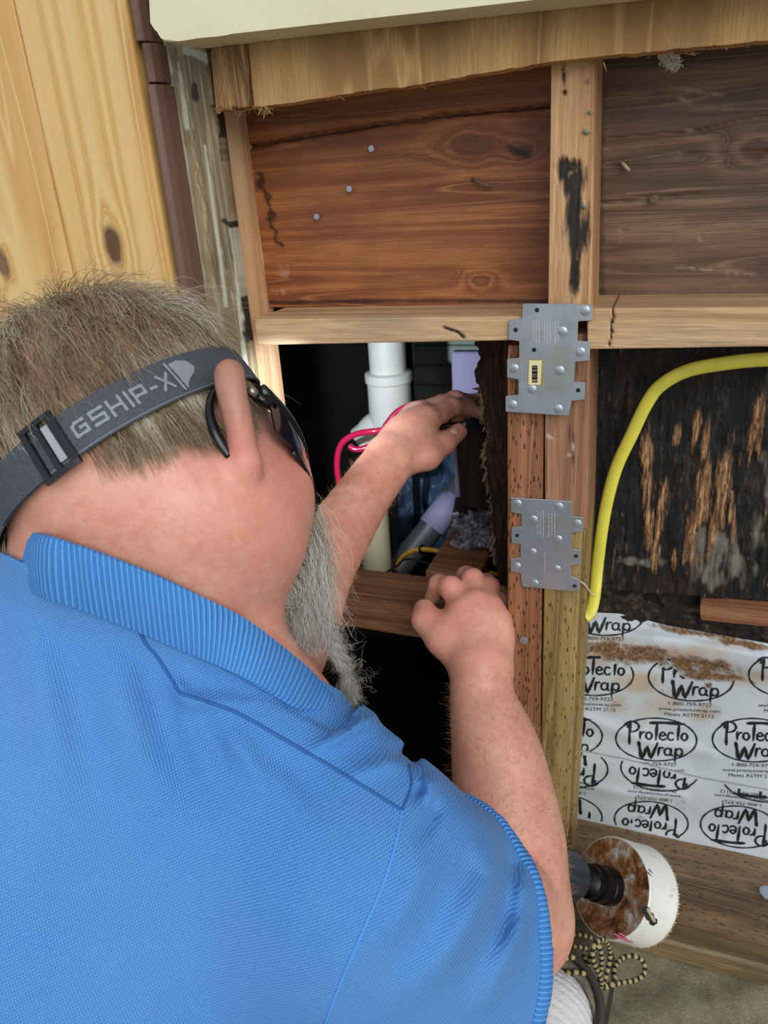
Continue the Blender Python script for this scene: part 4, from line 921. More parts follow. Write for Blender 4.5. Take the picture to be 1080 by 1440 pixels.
# legs: seated on the ground, right foot towards the wall
HR, HL = np.array([-.24, -.14, .13]), np.array([-.40, -.08, .13]); KR, KL = np.array([-.027, .110, .06]), np.array([-.62, .30, .28]); AR, AL = C(768, 1432, .665), np.array([-.50, .50, .09])
limb([HR, KR], [.090, .060], .05); limb([KR, KR * .5 + AR * .5, KR * .25 + AR * .75, AR], [.055, .048, .038, .034], .03); limb([HL, KL], [.090, .060], .05); limb([KL, KL * .5 + AL * .5, AL], [.058, .056, .036], .03)
for A_, dx in ((AR, .02), (AL, .0)): body.cone(A_ + (0, -.01, -.055), A_ + (dx, .10, -.068), .028, .020, .02)
V, Q = body.mesh('p', .0026, (-.78, -.20, .0), (.16, 1.0, .98)); V, Q = islands_keep_big(V, Q)
me = npmesh('body', V, Q)
bx, by, bd = PIX(V)
hl = (V - HC) @ HA.T
# complexion masks: flush on ear, cheek, nape and knuckles
ear_m = np.exp(-(((hl[:, 0] - .095) / .02) ** 2 + ((hl[:, 1] + .01) / .03) ** 2 + ((hl[:, 2] - .0) / .045) ** 2)) 
chk = .8 * np.exp(-(((hl[:, 0] - .06) / .05) ** 2 + ((hl[:, 1] - .035) / .06) ** 2 + ((hl[:, 2] + .045) / .06) ** 2))
kn = np.zeros(len(V))
for q in ((648, 856, .728), (668, 844, .732), (687, 851, .736), (630, 815, .745), (666, 803, .757), (691, 818, .765), (597, 866, .74), (765, 1330, .63)):
    kn = np.maximum(kn, np.exp(-(np.linalg.norm(V - C(*q), axis=1) / .012) ** 2))
attr(me, 'flush', np.clip(ear_m + 1.0 * chk + .6 * kn + .35 * fbm(V * 22, 3), 0, 1))
scalp = smooth01(-.2, .5, (hl[:, 2] - (-.045 + .5 * np.maximum(hl[:, 1] - .0, 0) * 1.6)) / .05) * (hl[:, 1] < .085) * (np.linalg.norm(V - HC, axis=1) < .16)
attr(me, 'scalp', scalp)
t = NT('skin'); o = t.obj(); n1 = t.noise(o, 130, 5, .65); n2 = t.noise(o, 26, 4, .6)
sc_ = t.mix(t.ramp(n2, [(.3, 0.), (.7, 1.)]), H('#e2ab92'), H('#cf8f79')); sc_ = t.mix(t.ma('MULTIPLY', t.ramp(n1, [(.46, 0.), (.66, 1.)]), .38), sc_, H('#c67560'))
sc_ = t.mix(t.ma('MULTIPLY', t.attr('flush'), .7), sc_, H('#e58a7e')); sc_ = t.mix(t.ma('MULTIPLY', t.attr('scalp'), .6), sc_, H('#8a6f58'))
pores = t.ma('ADD', t.noise(o, 700, 4, .7), t.ma('MULTIPLY', t.vor(o, 320), .6))
M_skin = t.out(sc_, .42, 0, t.bump(pores, .28, .0012)); t.b.inputs['Subsurface Weight'].default_value = .12; t.b.inputs['Subsurface Radius'].default_value = (.010, .004, .002); t.b.inputs['Subsurface Scale'].default_value = .6
person = tag(empty('person', (-.30, .05, 0)), 'man in a blue polo shirt crouched with both arms working in the wall opening, grey braided beard and sunglasses', 'person')
person['label'] = 'man in blue polo shirt and head strap crouched with both arms at the opened wall'
POFF = -Vector(person.location)
def pp(o): o.parent = person; o.location = POFF; return o
bodyo = pp(link('body', me, M_skin, None, True))
# ---------------------------------------------------------------- shirt
def bvh_of(o):
    me_ = o.data; n = len(me_.vertices); co = np.empty(n * 3); me_.vertices.foreach_get('co', co)
    return BVHTree.FromPolygons(co.reshape(-1, 3).tolist(), [tuple(p.vertices) for p in me_.polygons])
CAMP = Vector((0, 0, CZ))
def cast(bv, px, py):
    D = Vector(w_of([(px - 540) / FPX, (py - 720) / FPX, 1.0])).normalized(); h = bv.ray_cast(CAMP, D); return h[0], h[1]
BB = bvh_of(bodyo)
shirt = Sdf()
shl = Sdf(); shl.p = body.p[:NHEAD] + body.p[NECK0:NECK1 + 4]
neck = Sdf(); neck.p = body.p[:NHEAD] + body.p[NECK0:NECK1]
NBs = C(160, 925, .54)
shirt.cone(NBs, C(330, 1045, .505), .080, .069, .045); shirt.cone(C(330, 1045, .505), SR, .068, .070, .045); shirt.cone(NBs, SL, .080, .069, .05)
shirt.cone(CH, PV + (0, 0, -.02), .134, .146, .08); shirt.cone(C(330, 1230, .54), C(40, 1020, .62), .108, .108, .08)
shirt.cone(C(130, 905, .50), C(60, 1250, .47), .062, .085, .06)          # upper back
HM = C(604, 1310, .536); HAX = ew(.57, .35, .74); HAX /= np.linalg.norm(HAX)
shirt.cone(SR, HM + HAX * .02, .074, .090, .04); shirt.cone(C(540, 1330, .50), C(600, 1400, .53), .068, .078, .05)
HL0 = SL; HL1 = C(190, 960, .615); HLX = (HL1 - HL0) / np.linalg.norm(HL1 - HL0)
cbot = [(14, 822, .480), (60, 838, .448), (130, 862, .428), (200, 890, .418), (270, 920, .416), (325, 945, .420), (378, 972, .430), (425, 996, .446), (476, 1004, .49), (458, 1016, .535), (395, 1000, .59), (290, 940, .62), (160, 870, .63), (60, 812, .60), (8, 790, .54)]
_b = np.array([C(*p) for p in cbot]); CP = _b.mean(0); CN = np.linalg.svd(_b - CP)[2][2]; CN = CN if CN[2] > 0 else -CN; CP = CP - CN * .004; print('neck plane', CN, ((_b - CP) @ CN).round(3))
folds = [  # polyline in the picture, height m, width px  (+ ridge, - hollow)
    ([(395, 992), (440, 966), (480, 975), (512, 1004)], .007, 13), ([(452, 1030), (480, 1010), (500, 1012)], -.011, 9), ([(420, 1065), (470, 1040), (520, 1012), (536, 1010)], .007, 11),
    ([(300, 940), (345, 965), (352, 985)], -.008, 9), ([(215, 915), (245, 960), (262, 985), (320, 990), (380, 985)], .0045, 11), ([(545, 1060), (575, 1060), (590, 1085)], -.008, 9),
    ([(470, 1100), (540, 1075), (585, 1060)], .004, 12), ([(590, 1090), (606, 1100), (604, 1130)], .008, 9), ([(575, 1128), (600, 1105)], -.004, 7), ([(618, 1118), (608, 1150), (580, 1190)], -.004, 10),
    ([(640, 1125), (688, 1165), (695, 1235), (630, 1340), (520, 1450)], .005, 22), ([(665, 1140), (716, 1215), (700, 1300), (620, 1430)], -.005, 20), ([(690, 1155), (738, 1215), (742, 1290), (700, 1380), (650, 1470)], .005, 20),
    ([(590, 1120), (640, 1220), (600, 1310), (480, 1430)], -.0035, 28), ([(575, 1180), (590, 1230), (560, 1290), (500, 1350)], .003, 18), ([(735, 1250), (752, 1300), (730, 1400)], -.003, 10),
    ([(80, 850), (112, 980), (150, 1180)], -.0035, 30), ([(40, 840), (62, 980), (85, 1180)], .003, 30), ([(190, 890), (238, 1030), (300, 1180)], -.0045, 26), ([(140, 880), (180, 1020), (220, 1180)], .003, 28),
    ([(270, 1000), (300, 1040), (330, 1120)], -.0035, 15), ([(300, 1010), (345, 1060), (380, 1130)], .003, 15), ([(360, 1040), (420, 1090), (470, 1160)], -.0025, 16),
    ([(20, 835), (80, 855), (180, 890), (260, 925)], .002, 12)]
def shirt_post(P, d):
    dl = np.maximum(sd_cone(P, HL0, HL1 + HLX * .02, .068, .070), (P - HL1) @ HLX); d = smin(d, dl, .02)
    x, y, z = PIX(P)
    m = z < .66
    f = np.zeros(len(P)); near = np.abs(d) < .03
    if near.any():
        xx, yy = x[near], y[near]; ff = np.zeros(near.sum())
        for pts, a, w in folds:
            dd, t = segdist2(xx, yy, pts); ff += a * np.exp(-(dd / w) ** 2) * smooth01(-.02, .42, np.minimum(t, 1 - t))
        f[near] = ff
    side = smooth01(.66, .58, z)
    d = d - f * side * 1.25 - fbm(P * 14, 2) * .0025
    cut = (P - CP) @ CN; near = (np.abs(d) < .03) & (cut < .012); d[near] = np.minimum(d[near], shl.eval(P[near]) - .0048)
    d = np.maximum(d, (P - HM) @ HAX)
    q = sd_cone(P, HM - HAX * .06, HM + HAX * .06, .070, .078); d = np.maximum(d, -q)
    ql = sd_cone(P, HL1 - HLX * .05, HL1 + HLX * .05, .062, .064); d = np.maximum(d, -ql)
    nk = np.linalg.norm(P - C(190, 860, .52), axis=1)
    cut = (P - CP) @ CN; q_ = (nk < .17) & (cut > 0) & (d < .03); d[q_] = np.maximum(d[q_], np.maximum(shl.eval(P[q_]) - .0052, cut[q_] - .026)); d = np.where((nk < .17) & (cut > .03), np.maximum(d, cut - .026), d)
    return d
V, Q = shirt.mesh('s', .0026, (-.78, -.22, .05), (.06, .62, .80), post=shirt_post); V, Q = islands_keep_big(V, Q)
M_sh = NT('blue_pique'); t = M_sh; o = t.obj()
A_ = xa; B_ = ya            # weave laid roughly across the back
du = t.n('VectorMath', operation='DOT_PRODUCT'); t.L(o, du.inputs[0]); du.inputs[1].default_value = tuple(A_); dv = t.n('VectorMath', operation='DOT_PRODUCT'); t.L(o, dv.inputs[0]); dv.inputs[1].default_value = tuple(B_)
def rotuv(a, p):
    ca, sa = math.cos(math.radians(a)) * 2 * math.pi / p, math.sin(math.radians(a)) * 2 * math.pi / p
    return t.ma('SINE', t.ma('ADD', t.ma('MULTIPLY', du.outputs['Value'], ca), t.ma('MULTIPLY', dv.outputs['Value'], sa)))
pq = t.ma('MULTIPLY', rotuv(62, .0021), rotuv(-20, .0021)); nn = t.noise(o, 900, 2)
wv = t.ma('ADD', t.ma('MULTIPLY', pq, .5), t.ma('MULTIPLY', nn, .5))
cs_ = t.mix(t.ramp(wv, [(.1, 0.), (.75, 1.)]), H('#3274b8'), H('#689fda')); cs_ = t.mix(t.ramp(t.noise(o, 7, 3), [(.35, 0.), (.7, .22)]), cs_, H('#7aaee0'))
M_sh = t.out(cs_, .85, 0, t.bump(wv, .5, .0009)); t.b.inputs['Sheen Weight'].default_value = .06; t.b.inputs['Sheen Roughness'].default_value = .5
shirto = pp(link('polo_shirt', npmesh('polo_shirt', V, Q), M_sh, None, True)); shirto['label'] = 'bright blue pique polo shirt'
SB = bvh_of(shirto)
def pq_(o): o.parent = shirto; return o
# seams pressed on the cloth
M_seam = plain('seam_thread', '#2a5f9f', .8); M_seam2 = plain('seam_ridge', '#4f94dc', .8)
def seam(pl, r, mat, lift=.0, wob=0):
    pts = []
    for p in catmull([np.array(q, float) for q in pl], 10):
        h, n = cast(SB, p[0], p[1])
        if h is not None: pts.append(np.array(h) + np.array(n) * lift)
    if len(pts) > 3:
        pts = np.array(pts); k = np.linalg.norm(np.diff(pts, axis=0), axis=1); 
        if k.max() < .03: return pq_(tube('seam', pts, r, mat, None, 6))
seam([(196, 886), (205, 905), (222, 925), (243, 958), (255, 975), (285, 985), (330, 1001), (400, 1040), (480, 1087), (530, 1118), (565, 1140)], .0011, M_seam)
seam([(565, 1140), (558, 1180), (540, 1240), (510, 1310), (480, 1380), (455, 1445)], .0009, M_seam2); seam([(575, 1075), (578, 1105), (565, 1140)], .0009, M_seam)
# ribbed cuff on the sleeve
a1 = np.cross(HAX, (0, 0, 1)); a1 /= np.linalg.norm(a1); b1 = np.cross(HAX, a1)
V, F, S_ = [], [], []; n = 220; rows = []
for i in range(n):
    th = 2 * math.pi * i / n; dr = math.cos(th) * a1 + math.sin(th) * b1
    def rad(h):
        h_ = SB.ray_cast(Vector(HM + HAX * h + dr * .16), Vector(-dr)); return .16 - (h_[3] if h_[0] is not None and h_[3] < .11 else .07)
    r0, r1 = rad(-.013), rad(-.002)
    rib = 0
    rows.append([(-.014, r0 - .001), (-.0135, r0 + .0018 + rib), (-.006, (r0 + r1) / 2 + .0028 + rib), (.0, r1 + .0024 + rib), (.0032 + .0004 * math.sin(i * 2.1), r1 + .001), (.003, r1 - .003), (-.006, r1 - .004)])
m = len(rows[0])
for i in range(n):
    th = 2 * math.pi * i / n; dr = math.cos(th) * a1 + math.sin(th) * b1
    for (h, r_) in rows[i]: V.append(HM + HAX * h + dr * r_)
    for k in range(m): F.append((i * m + k, i * m + (k + 1) % m, ((i + 1) % n) * m + (k + 1) % m, ((i + 1) % n) * m + k))
for i in range(n): S_ += [i * .0026] * m
def ribmat(name, period):
    t = NT(name); o = t.obj(); w = t.ma('SINE', t.ma('MULTIPLY', t.attr('s'), 2 * math.pi / period)); nn = t.noise(o, 900, 2)
    c = t.mix(t.ramp(w, [(.0, 0.), (.8, 1.)]), H('#3b80c8'), H('#5f9fdf')); m_ = t.out(c, .85, 0, t.bump(t.ma('ADD', w, nn), .6, .0009)); return m_
cuff = pq_(mk('cuff', V, F, ribmat('cuff_rib', .0030), None, True)); attr(cuff.data, 's', S_)
# collar: band round the neck, folded over
ctop = [(24, 742, .490), (60, 752, .455), (120, 771, .437), (190, 797, .430), (265, 830, .430), (340, 868, .440), (400, 913, .452), (445, 953, .468), (474, 990, .492), (462, 985, .535), (400, 940, .585), (300, 870, .61), (180, 800, .605), (80, 750, .575), (30, 735, .535)]
def fitd(pl, bv, off):
    out = []
    for i, (x, y, d) in enumerate(pl):
        if 1 <= i <= 7:
            h, n_ = cast(bv, x, y)
            if h is not None:
                dd = PIX(np.array(h))[2][0]; 
                if abs(dd - d) < .05: d = dd - off
        out.append((x, y, d))
    return out
print('collar top', [round(p[2], 3) for p in fitd(ctop, BB, .007)]); print('collar bot', [round(p[2], 3) for p in fitd(cbot, SB, .004)])
ctop = fitd(ctop, BB, .009); cbot = fitd(cbot, SB, .0045)
T_ = catmull([C(*p) for p in ctop], 24, True); B_2 = catmull([C(*p) for p in cbot], 24, True); n = len(T_)
L_ = np.concatenate([[0], np.cumsum(np.linalg.norm(np.diff((T_ + B_2) / 2, axis=0), axis=1))])
cc = (T_.mean(0) + B_2.mean(0)) / 2; V, F, S_ = [], [], []
prof = [(0, -.0015), (.0, .0012), (.15, .0028), (.5, .0034), (.85, .0024), (1.0, .0012), (1.0, -.0015), (.5, -.0005)]
for i in range(n):
    ax_ = B_2[i] - T_[i]; tg = T_[(i + 1) % n] - T_[i - 1]; nn_ = np.cross(ax_, tg); nn_ /= np.linalg.norm(nn_) + 1e-9
    if nn_ @ (T_[i] - cc) < 0: nn_ = -nn_
    for (s_, o_) in prof: V.append(T_[i] + ax_ * s_ + nn_ * o_); S_.append(L_[i])
m = len(prof)
for i in range(n):
    for k in range(m): F.append((i * m + k, i * m + (k + 1) % m, ((i + 1) % n) * m + (k + 1) % m, ((i + 1) % n) * m + k))
collar = pq_(mk('collar', V, F, ribmat('collar_rib', .0034), None, True)); attr(collar.data, 's', S_); sharp(collar, 60)
# shorts
sh = Sdf(); sh.cone(PV + (.10, -.02, -.03), PV + (-.10, -.02, -.03), .105, .105, .05); sh.cone(HR, HR * .45 + KR * .55, .10, .085, .05); sh.cone(HL, HL * .45 + KL * .55, .10, .085, .05)
V, Q = sh.mesh('t', .006, (-.75, -.25, .0), (.25, .45, .5))
pp(link('shorts', npmesh('shorts', V, Q), plain('dark_grey_twill', '#3b3d40', .85, 0, (300, .3)), None, True))
# ---------------------------------------------------------------- hair, strap, glasses, beard
def strandmesh(name, Pts, r0, mat, parent, tone=None, taper=.25, seg=3):
    """Pts (N,K,3) -> thin three sided strands"""
    N, K, _ = Pts.shape; T = np.gradient(Pts, axis=1); T /= np.linalg.norm(T, axis=2, keepdims=True) + 1e-12
    ref = np.tile(np.array([.31, .22, .93]), (N, K, 1)); a = np.cross(T, ref); a /= np.linalg.norm(a, axis=2, keepdims=True) + 1e-9; b = np.cross(T, a)
    rr = np.broadcast_to(np.asarray(r0, float).reshape(-1, 1), (N, 1)) * np.linspace(1, taper, K)[None]; V = []
    for k in range(seg):
        th = 2 * math.pi * k / seg; V.append(Pts + rr[..., None] * (math.cos(th) * a + math.sin(th) * b))
    V = np.stack(V, 2).reshape(-1, 3); base = (np.arange(N)[:, None] * K + np.arange(K - 1)[None]) * seg; Q = []
    for k in range(seg):
        k2 = (k + 1) % seg; Q.append(np.stack([base + k, base + k2, base + seg + k2, base + seg + k], -1).reshape(-1, 4))
    me_ = npmesh(name, V, np.concatenate(Q)); attr(me_, 'tone', np.repeat(RNG.random(N) if tone is None else tone, K * seg))
    o = link(name, me_, mat, None, True); o.parent = parent; o['kind'] = 'stuff'; return o
def hairmat(name, stops, rough=.45):
    t = NT(name); c = t.ramp(t.attr('tone'), stops); return t.out(c, rough, 0)
M_hair = hairmat('greying_hair', [(0, H('#57452f')), (.3, H('#8b7557')), (.55, H('#b09d7e')), (.8, H('#d3ccba')), (1, H('#f0ede4'))])
M_beard = hairmat('grey_beard', [(0, H('#86705a')), (.25, H('#a39c90')), (.6, H('#cbc7be')), (1, H('#f2f0ea'))])
M_armh = hairmat('arm_hair', [(0, H('#9a6a45')), (1, H('#c79c70'))])
skull = Sdf(); skull.p = body.p[:5] + body.p[NECK0:NECK1]
SKC = hp(0, -.008, .010)
def skr(D, c=SKC, lo=.04, hi=.16):      # distance to the skull surface along directions from c
    D = D / np.linalg.norm(D, axis=1)[:, None]; a = np.full(len(D), lo); b = np.full(len(D), hi)
    for _ in range(18):
        m = (a + b) / 2; d = skull.eval(c + D * m[:, None]); a = np.where(d < 0, m, a); b = np.where(d < 0, b, m)
    return (a + b) / 2
def skn(P, e=.001):
    g = np.stack([skull.eval(P + np.eye(3)[i] * e) - skull.eval(P - np.eye(3)[i] * e) for i in range(3)], -1); return g / (np.linalg.norm(g, axis=1)[:, None] + 1e-9)
def loc(P): return (np.atleast_2d(P) - HC) @ HA.T
# strap plane from three points on the skull in the picture
SKB = None
def castsk(px, py):
    D = w_of([(px - 540) / FPX, (py - 720) / FPX, 1.]); D /= np.linalg.norm(D); o_ = np.array([0, 0, CZ]); t_ = np.linspace(.3, .6, 600); d = skull.eval(o_ + t_[:, None] * D); i = np.argmax(d < 0); return o_ + t_[i] * D
s1, s2, s3 = castsk(84, 626), castsk(200, 556), castsk(300, 520)
NBD = np.cross(s2 - s1, s3 - s1); NBD /= np.linalg.norm(NBD); NBD = NBD if NBD @ U_ > 0 else -NBD
print('strap normal local', HA @ NBD)
NBL = HA @ NBD
SC0 = SKC + NBD * ((s2 - SKC) @ NBD)
e1 = R_ - NBD * (R_ @ NBD); e1 /= np.linalg.norm(e1); e2 = np.cross(NBD, e1)
def strap(phi, t_, off):                # phi angle, t_ across (m), off outwards
    phi = np.atleast_1d(phi).astype(float); D = np.cos(phi)[:, None] * e1 + np.sin(phi)[:, None] * e2; c = SC0 + NBD * np.broadcast_to(np.asarray(t_, float).reshape(-1, 1), (len(phi), 1))
    out = np.empty((len(phi), 3)); a = np.full(len(phi), .03); b = np.full(len(phi), .17)
    for _ in range(18):
        m = (a + b) / 2; d = skull.eval(c + D * m[:, None]); a = np.where(d < 0, m, a); b = np.where(d < 0, b, m)
    return c + D * ((a + b) / 2 + off)[:, None] if np.ndim(off) else c + D * ((a + b) / 2 + off)[:, None]
SW = .0128; OFF = .0062
n = 180; ph = np.linspace(0, 2 * math.pi, n, endpoint=False); rows = []
for t_, of in ((-SW, OFF - .0008), (-SW, OFF), (-SW / 2, OFF + .0003), (0, OFF + .0004), (SW / 2, OFF + .0003), (SW, OFF), (SW, OFF - .0008), (0, OFF - .001)): rows.append(strap(ph, np.full(n, t_), of))
V = np.stack(rows, 1).reshape(-1, 3); m = len(rows); F = [(i * m + k, i * m + (k + 1) % m, ((i + 1) % n) * m + (k + 1) % m, ((i + 1) % n) * m + k) for i in range(n) for k in range(m)]
t = NT('strap_webbing'); o = t.obj(); wv = t.ma('ADD', t.noise(o, 900, 2), t.ma('MULTIPLY', t.vor(o, 700), .6))
M_strap = t.out(t.mix(t.ramp(wv, [(.4, 0.), (.8, 1.)]), H('#2f3238'), H('#474b53')), .7, 0, t.bump(wv, .5, .0008))
lamp = empty('headlamp'); pp(lamp); lamp['label'] = 'dark grey lettered head strap with buckle'
def lp(o): o.parent = lamp; return o
lp(mk('strap', V, F, M_strap, None, True)); sharp(lamp.children[0], 60)
V, F = [], []                                                       # reflective edge stitching
for t_ in (-SW + .0012,): tube_mesh(strap(np.linspace(0, 2 * math.pi, 150), np.full(150, t_), OFF + .0004), .00035, 4, V=V, F=F, caps=False)
lp(mk('edge_stitching', V, F, plain('strap_thread', '#7e838a', .6)))
fp = np.linspace(0, 2 * math.pi, 2000, endpoint=False); fP = strap(fp, np.zeros(2000), OFF); fx, fy, fd = PIX(fP); vis = fd < PIX(SKC)[2][0] + .01
al = np.concatenate([[0], np.cumsum(np.linalg.norm(np.diff(fP, axis=0), axis=1))])
def phi_at(px): 
    k = np.where(vis, np.abs(fx - px), 1e9).argmin(); return k
kt0, kt1 = phi_at(103), phi_at(243); up_sign = 1
sg = 1 if al[kt1] > al[kt0] and abs(kt1 - kt0) < 1000 else -1
def along(k0, s):                       # phi after walking s metres from index k0 towards picture right
    tot = al[-1] + np.linalg.norm(fP[0] - fP[-1]); q = (al[k0] + sg * np.asarray(s)) % tot; return np.interp(q, np.append(al, tot), np.append(fp, 2 * math.pi))
Ltxt = abs(al[kt1] - al[kt0]); print('text length', Ltxt, sg)
def strapmesh(name, tv, tf, k0, mat, off=.0009, y0=0):
    P = strap(along(k0, tv[:, 0]), tv[:, 1] + y0, OFF + off); return lp(mk(name, P, tf, mat))
M_prt = plain('strap_print', '#868b90', .6)
# block lettering drawn as strokes, like the wide letters woven on the strap
def letter(segs, w=.085):
    V, F = [], []
    for pts in segs: ribbon([np.array(p, float) for p in pts] if len(pts) > 2 else [np.array(pts[0], float), (np.array(pts[0], float) + np.array(pts[1], float)) / 2, np.array(pts[1], float)], w / 1.35, V, F, False)
    return np.array(V), F
def poly(pts):                          # straight segments, corner by corner
    out = []
    for a, b in zip(pts[:-1], pts[1:]):
        a, b = np.array(a, float), np.array(b, float); d = (b - a) / (np.linalg.norm(b - a) + 1e-9) * .07; out.append([a - d, b + d])
    return out
Lt = {'G': poly([(.85, .85), (.3, .85), (.1, .7), (.1, .15), (.85, .15), (.85, .5), (.5, .5)]), 'S': poly([(.9, .87), (.12, .87), (.12, .5), (.88, .5), (.88, .13), (.1, .13)]), 'H': poly([(.12, .05), (.12, .95)]) + poly([(.88, .05), (.88, .95)]) + poly([(.12, .5), (.88, .5)]),
      'I': poly([(.15, .05), (.15, .95)]), 'P': poly([(.12, .05), (.12, .87), (.88, .87), (.88, .42), (.12, .42)]), '-': poly([(.1, .45), (.5, .45)]), 'X': poly([(.1, .05), (.9, .95)]) + poly([(.1, .95), (.9, .05)])}
W_ = {'I': .42, '-': .75}; allV, allF, xo, b0 = [], [], 0, 0
for ch in 'GSHIP-X':
    v, f = letter(Lt[ch]); v = v.copy(); v[:, 0] += xo; allV.append(v); allF += [tuple(q + b0 for q in g) for g in f]; b0 += len(v); xo += W_.get(ch, 1.18)
tv = np.concatenate(allV); sc = Ltxt / xo; tv = tv * np.array([sc, .0105]); tv[:, 1] -= .0058
V2 = strapmesh('lettering', tv, allF, kt0, M_prt)
# pennant mark after the lettering: a curved swept flag with a slit
kf = phi_at(248); fl = [(0, .95), (.45, 1.0), (.85, .85), (1.0, .55), (.8, .35), (.5, .22), (.25, .05), (.12, -.15)]; mm = .0165
V = np.array([(0.08, .35)] + fl + [(.06, .3)]) * mm; V[:, 1] -= .0072; F = [(0, i, i + 1) for i in range(1, len(V) - 1)]
strapmesh('emblem', V, F, kf, M_prt); v, f = letter([[(0, 1.05), (.04, .5), (.10, -.15)]], .05); strapmesh('emblem', v * np.array([mm, mm]) + np.array([-.002, -.0072]), f, kf, M_prt)
# slider buckle
def buckle_bar(name, s0, s1, t0, t1, off, th, mat, k0):
    V, F = [], []; ns = 6
    for i in range(ns + 1):
        s_ = s0 + (s1 - s0) * i / ns
        for t_ in (t0, t1):
            for o_ in (off, off + th): V.append(strap(along(k0, s_), t_, OFF + o_)[0])
    for i in range(ns):
        a = i * 4; F += [(a, a + 4, a + 6, a + 2), (a + 1, a + 3, a + 7, a + 5), (a, a + 1, a + 5, a + 4), (a + 2, a + 6, a + 7, a + 3)]
    F += [(0, 2, 3, 1), (ns * 4, ns * 4 + 1, ns * 4 + 3, ns * 4 + 2)]; return V, F
kb = phi_at(50); bq = empty('buckle'); lp(bq); Ms = plain('buckle_plastic', '#16171a', .3)
for (s0, s1, t0, t1) in ((0, .0035, -.0165, .0165), (.0088, .0118, -.015, .015), (.0175, .0215, -.0165, .0165), (0, .0215, .0140, .0170), (0, .0215, -.0170, -.0140)):
    V, F = buckle_bar('b', s0, s1, t0, t1, .0012, .0028, Ms, kb); o = mk('bar', V, F, Ms); o.parent = bq
V, F = buckle_bar('s', .0125, .0165, -.011, .011, .002, .0012, M_strap, kb); o = mk('webbing_loop', V, F, plain('shiny_webbing', '#9a9da0', .4)); o.parent = bq
V, F = buckle_bar('s', -.05, .002, -.0125, .0125, .0008, .0014, M_strap, kb); o = mk('loose_tail', V, F, M_strap); lp(o)
# lamp box on the forehead
fdir = F_ - NBD * (F_ @ NBD); fdir /= np.linalg.norm(fdir); q0 = math.atan2(fdir @ e2, fdir @ e1); fc = strap(q0, 0., OFF)[0]
bm = bmesh.new(); Mx = Matrix((( R_[0], fdir[0], NBD[0], 0), (R_[1], fdir[1], NBD[1], 0), (R_[2], fdir[2], NBD[2], 0), (0, 0, 0, 1)))
bmesh.ops.create_cube(bm, size=1)
for v in bm.verts: v.co = Mx @ Vector((v.co.x * .050, v.co.y * .020 + .012, v.co.z * .030)) + Vector(fc)
lp(bme('lamp_housing', bm, Ms, None, True, .004, 3))
ld = fdir * .9 - NBD * .38; ld /= np.linalg.norm(ld)
M_lens = NT('lamp_lens'); M_lens.b.inputs['Emission Color'].default_value = (.85, .93, 1, 1); M_lens.b.inputs['Emission Strength'].default_value = 12; M_lens = M_lens.out(H('#dfe8ff'), .2)
lp(lathe('lamp_lens', [(0, .0115), (.005, .0115), (.0065, .010), (.007, .0002)], fc + fdir * .020, fdir, M_lens, None, 24))
spd = bpy.data.lights.new('headlamp_beam', 'SPOT'); spd.energy = 5.5; spd.spot_size = math.radians(75); spd.spot_blend = .9; spd.color = (.74, .85, 1.0); spd.shadow_soft_size = .008
sp = bpy.data.objects.new('headlamp_beam', spd); COL.objects.link(sp); spos = Vector(fc + fdir * .045); tgt = Vector(WY(455, 560, .72)); sp.location = spos; sp.rotation_euler = (tgt - spos).to_track_quat('-Z', 'Y').to_euler()
# scalp hair
def scalp_roots(n, cond):
    out = []
    while len(out) < n:
        D = RNG.normal(size=(n * 2, 3)); D /= np.linalg.norm(D, axis=1)[:, None]; r_ = skr(D); P = SKC + D * r_[:, None]; l = loc(P); ok = cond(l, P); out += list(P[ok])
    return np.array(out[:n])
tb = lambda P: (P - SC0) @ NBD           # signed height over the strap plane
hairline = lambda l: l[:, 2] > np.where(l[:, 1] < 0, -.030 + .30 * np.maximum(l[:, 1] + .06, 0) * 1.0, -.012 + 1.1 * np.maximum(l[:, 1], 0))
def grow(R0, L, K, lift, droop, wild, whirl=None, press=0.0):
    whirl = hp(.0, -.02, .115) if whirl is None else whirl; N = len(R0); P = R0.copy(); out = [P.copy()]; st = L / (K - 1)
    bias = RNG.normal(size=(N, 3)) * wild; clump = np.stack([fbm(R0 * 90 + i * 50, 2) for i in range(3)], -1) * wild * 2.2
    for k in range(K - 1):
        nr = skn(P); t1_ = P - whirl; t1_ -= nr * (t1_ * nr).sum(1)[:, None]; t1_ /= np.linalg.norm(t1_, axis=1)[:, None] + 1e-6
        sw = np.cross(nr, t1_); f = k / (K - 1)
        d = t1_ + sw * .45 + nr * (lift * (1 - 1.6 * f))[:, None] + np.array([0, 0, -1]) * droop * f + bias + clump
        d /= np.linalg.norm(d, axis=1)[:, None]; P = P + d * np.reshape(st, (-1, 1)); dd = skull.eval(P); P = P + nr * np.maximum(.0015 - dd, 0)[:, None]; out.append(P.copy())
    return np.stack(out, 1)
r_up = scalp_roots(8600, lambda l, P: hairline(l) & (tb(P) > SW * .6) & (l[:, 1] < .075))
bald = np.exp(-(np.linalg.norm(r_up - hp(.0, -.01, .115), axis=1) / .035) ** 2); r_up = r_up[RNG.random(len(r_up)) > bald * .35]
N = len(r_up); topness = smooth01(.0, .09, loc(r_up)[:, 2])
hs_ = tb(r_up) - SW; lim = .006 + .95 * np.maximum(hs_, 0) + .012 * (loc(r_up)[:, 1] < -.055) * RNG.random(N)
G1 = grow(r_up, np.minimum(.026 + .018 * RNG.random(N) + .010 * topness, lim), 7, .55 + .35 * RNG.random(N), .35, .22)
tone = np.clip(.42 + .5 * fbm(r_up * 45, 3) + RNG.normal(size=N) * .2, 0, 1); strandmesh('hair', G1, .00022, M_hair, bodyo, tone)
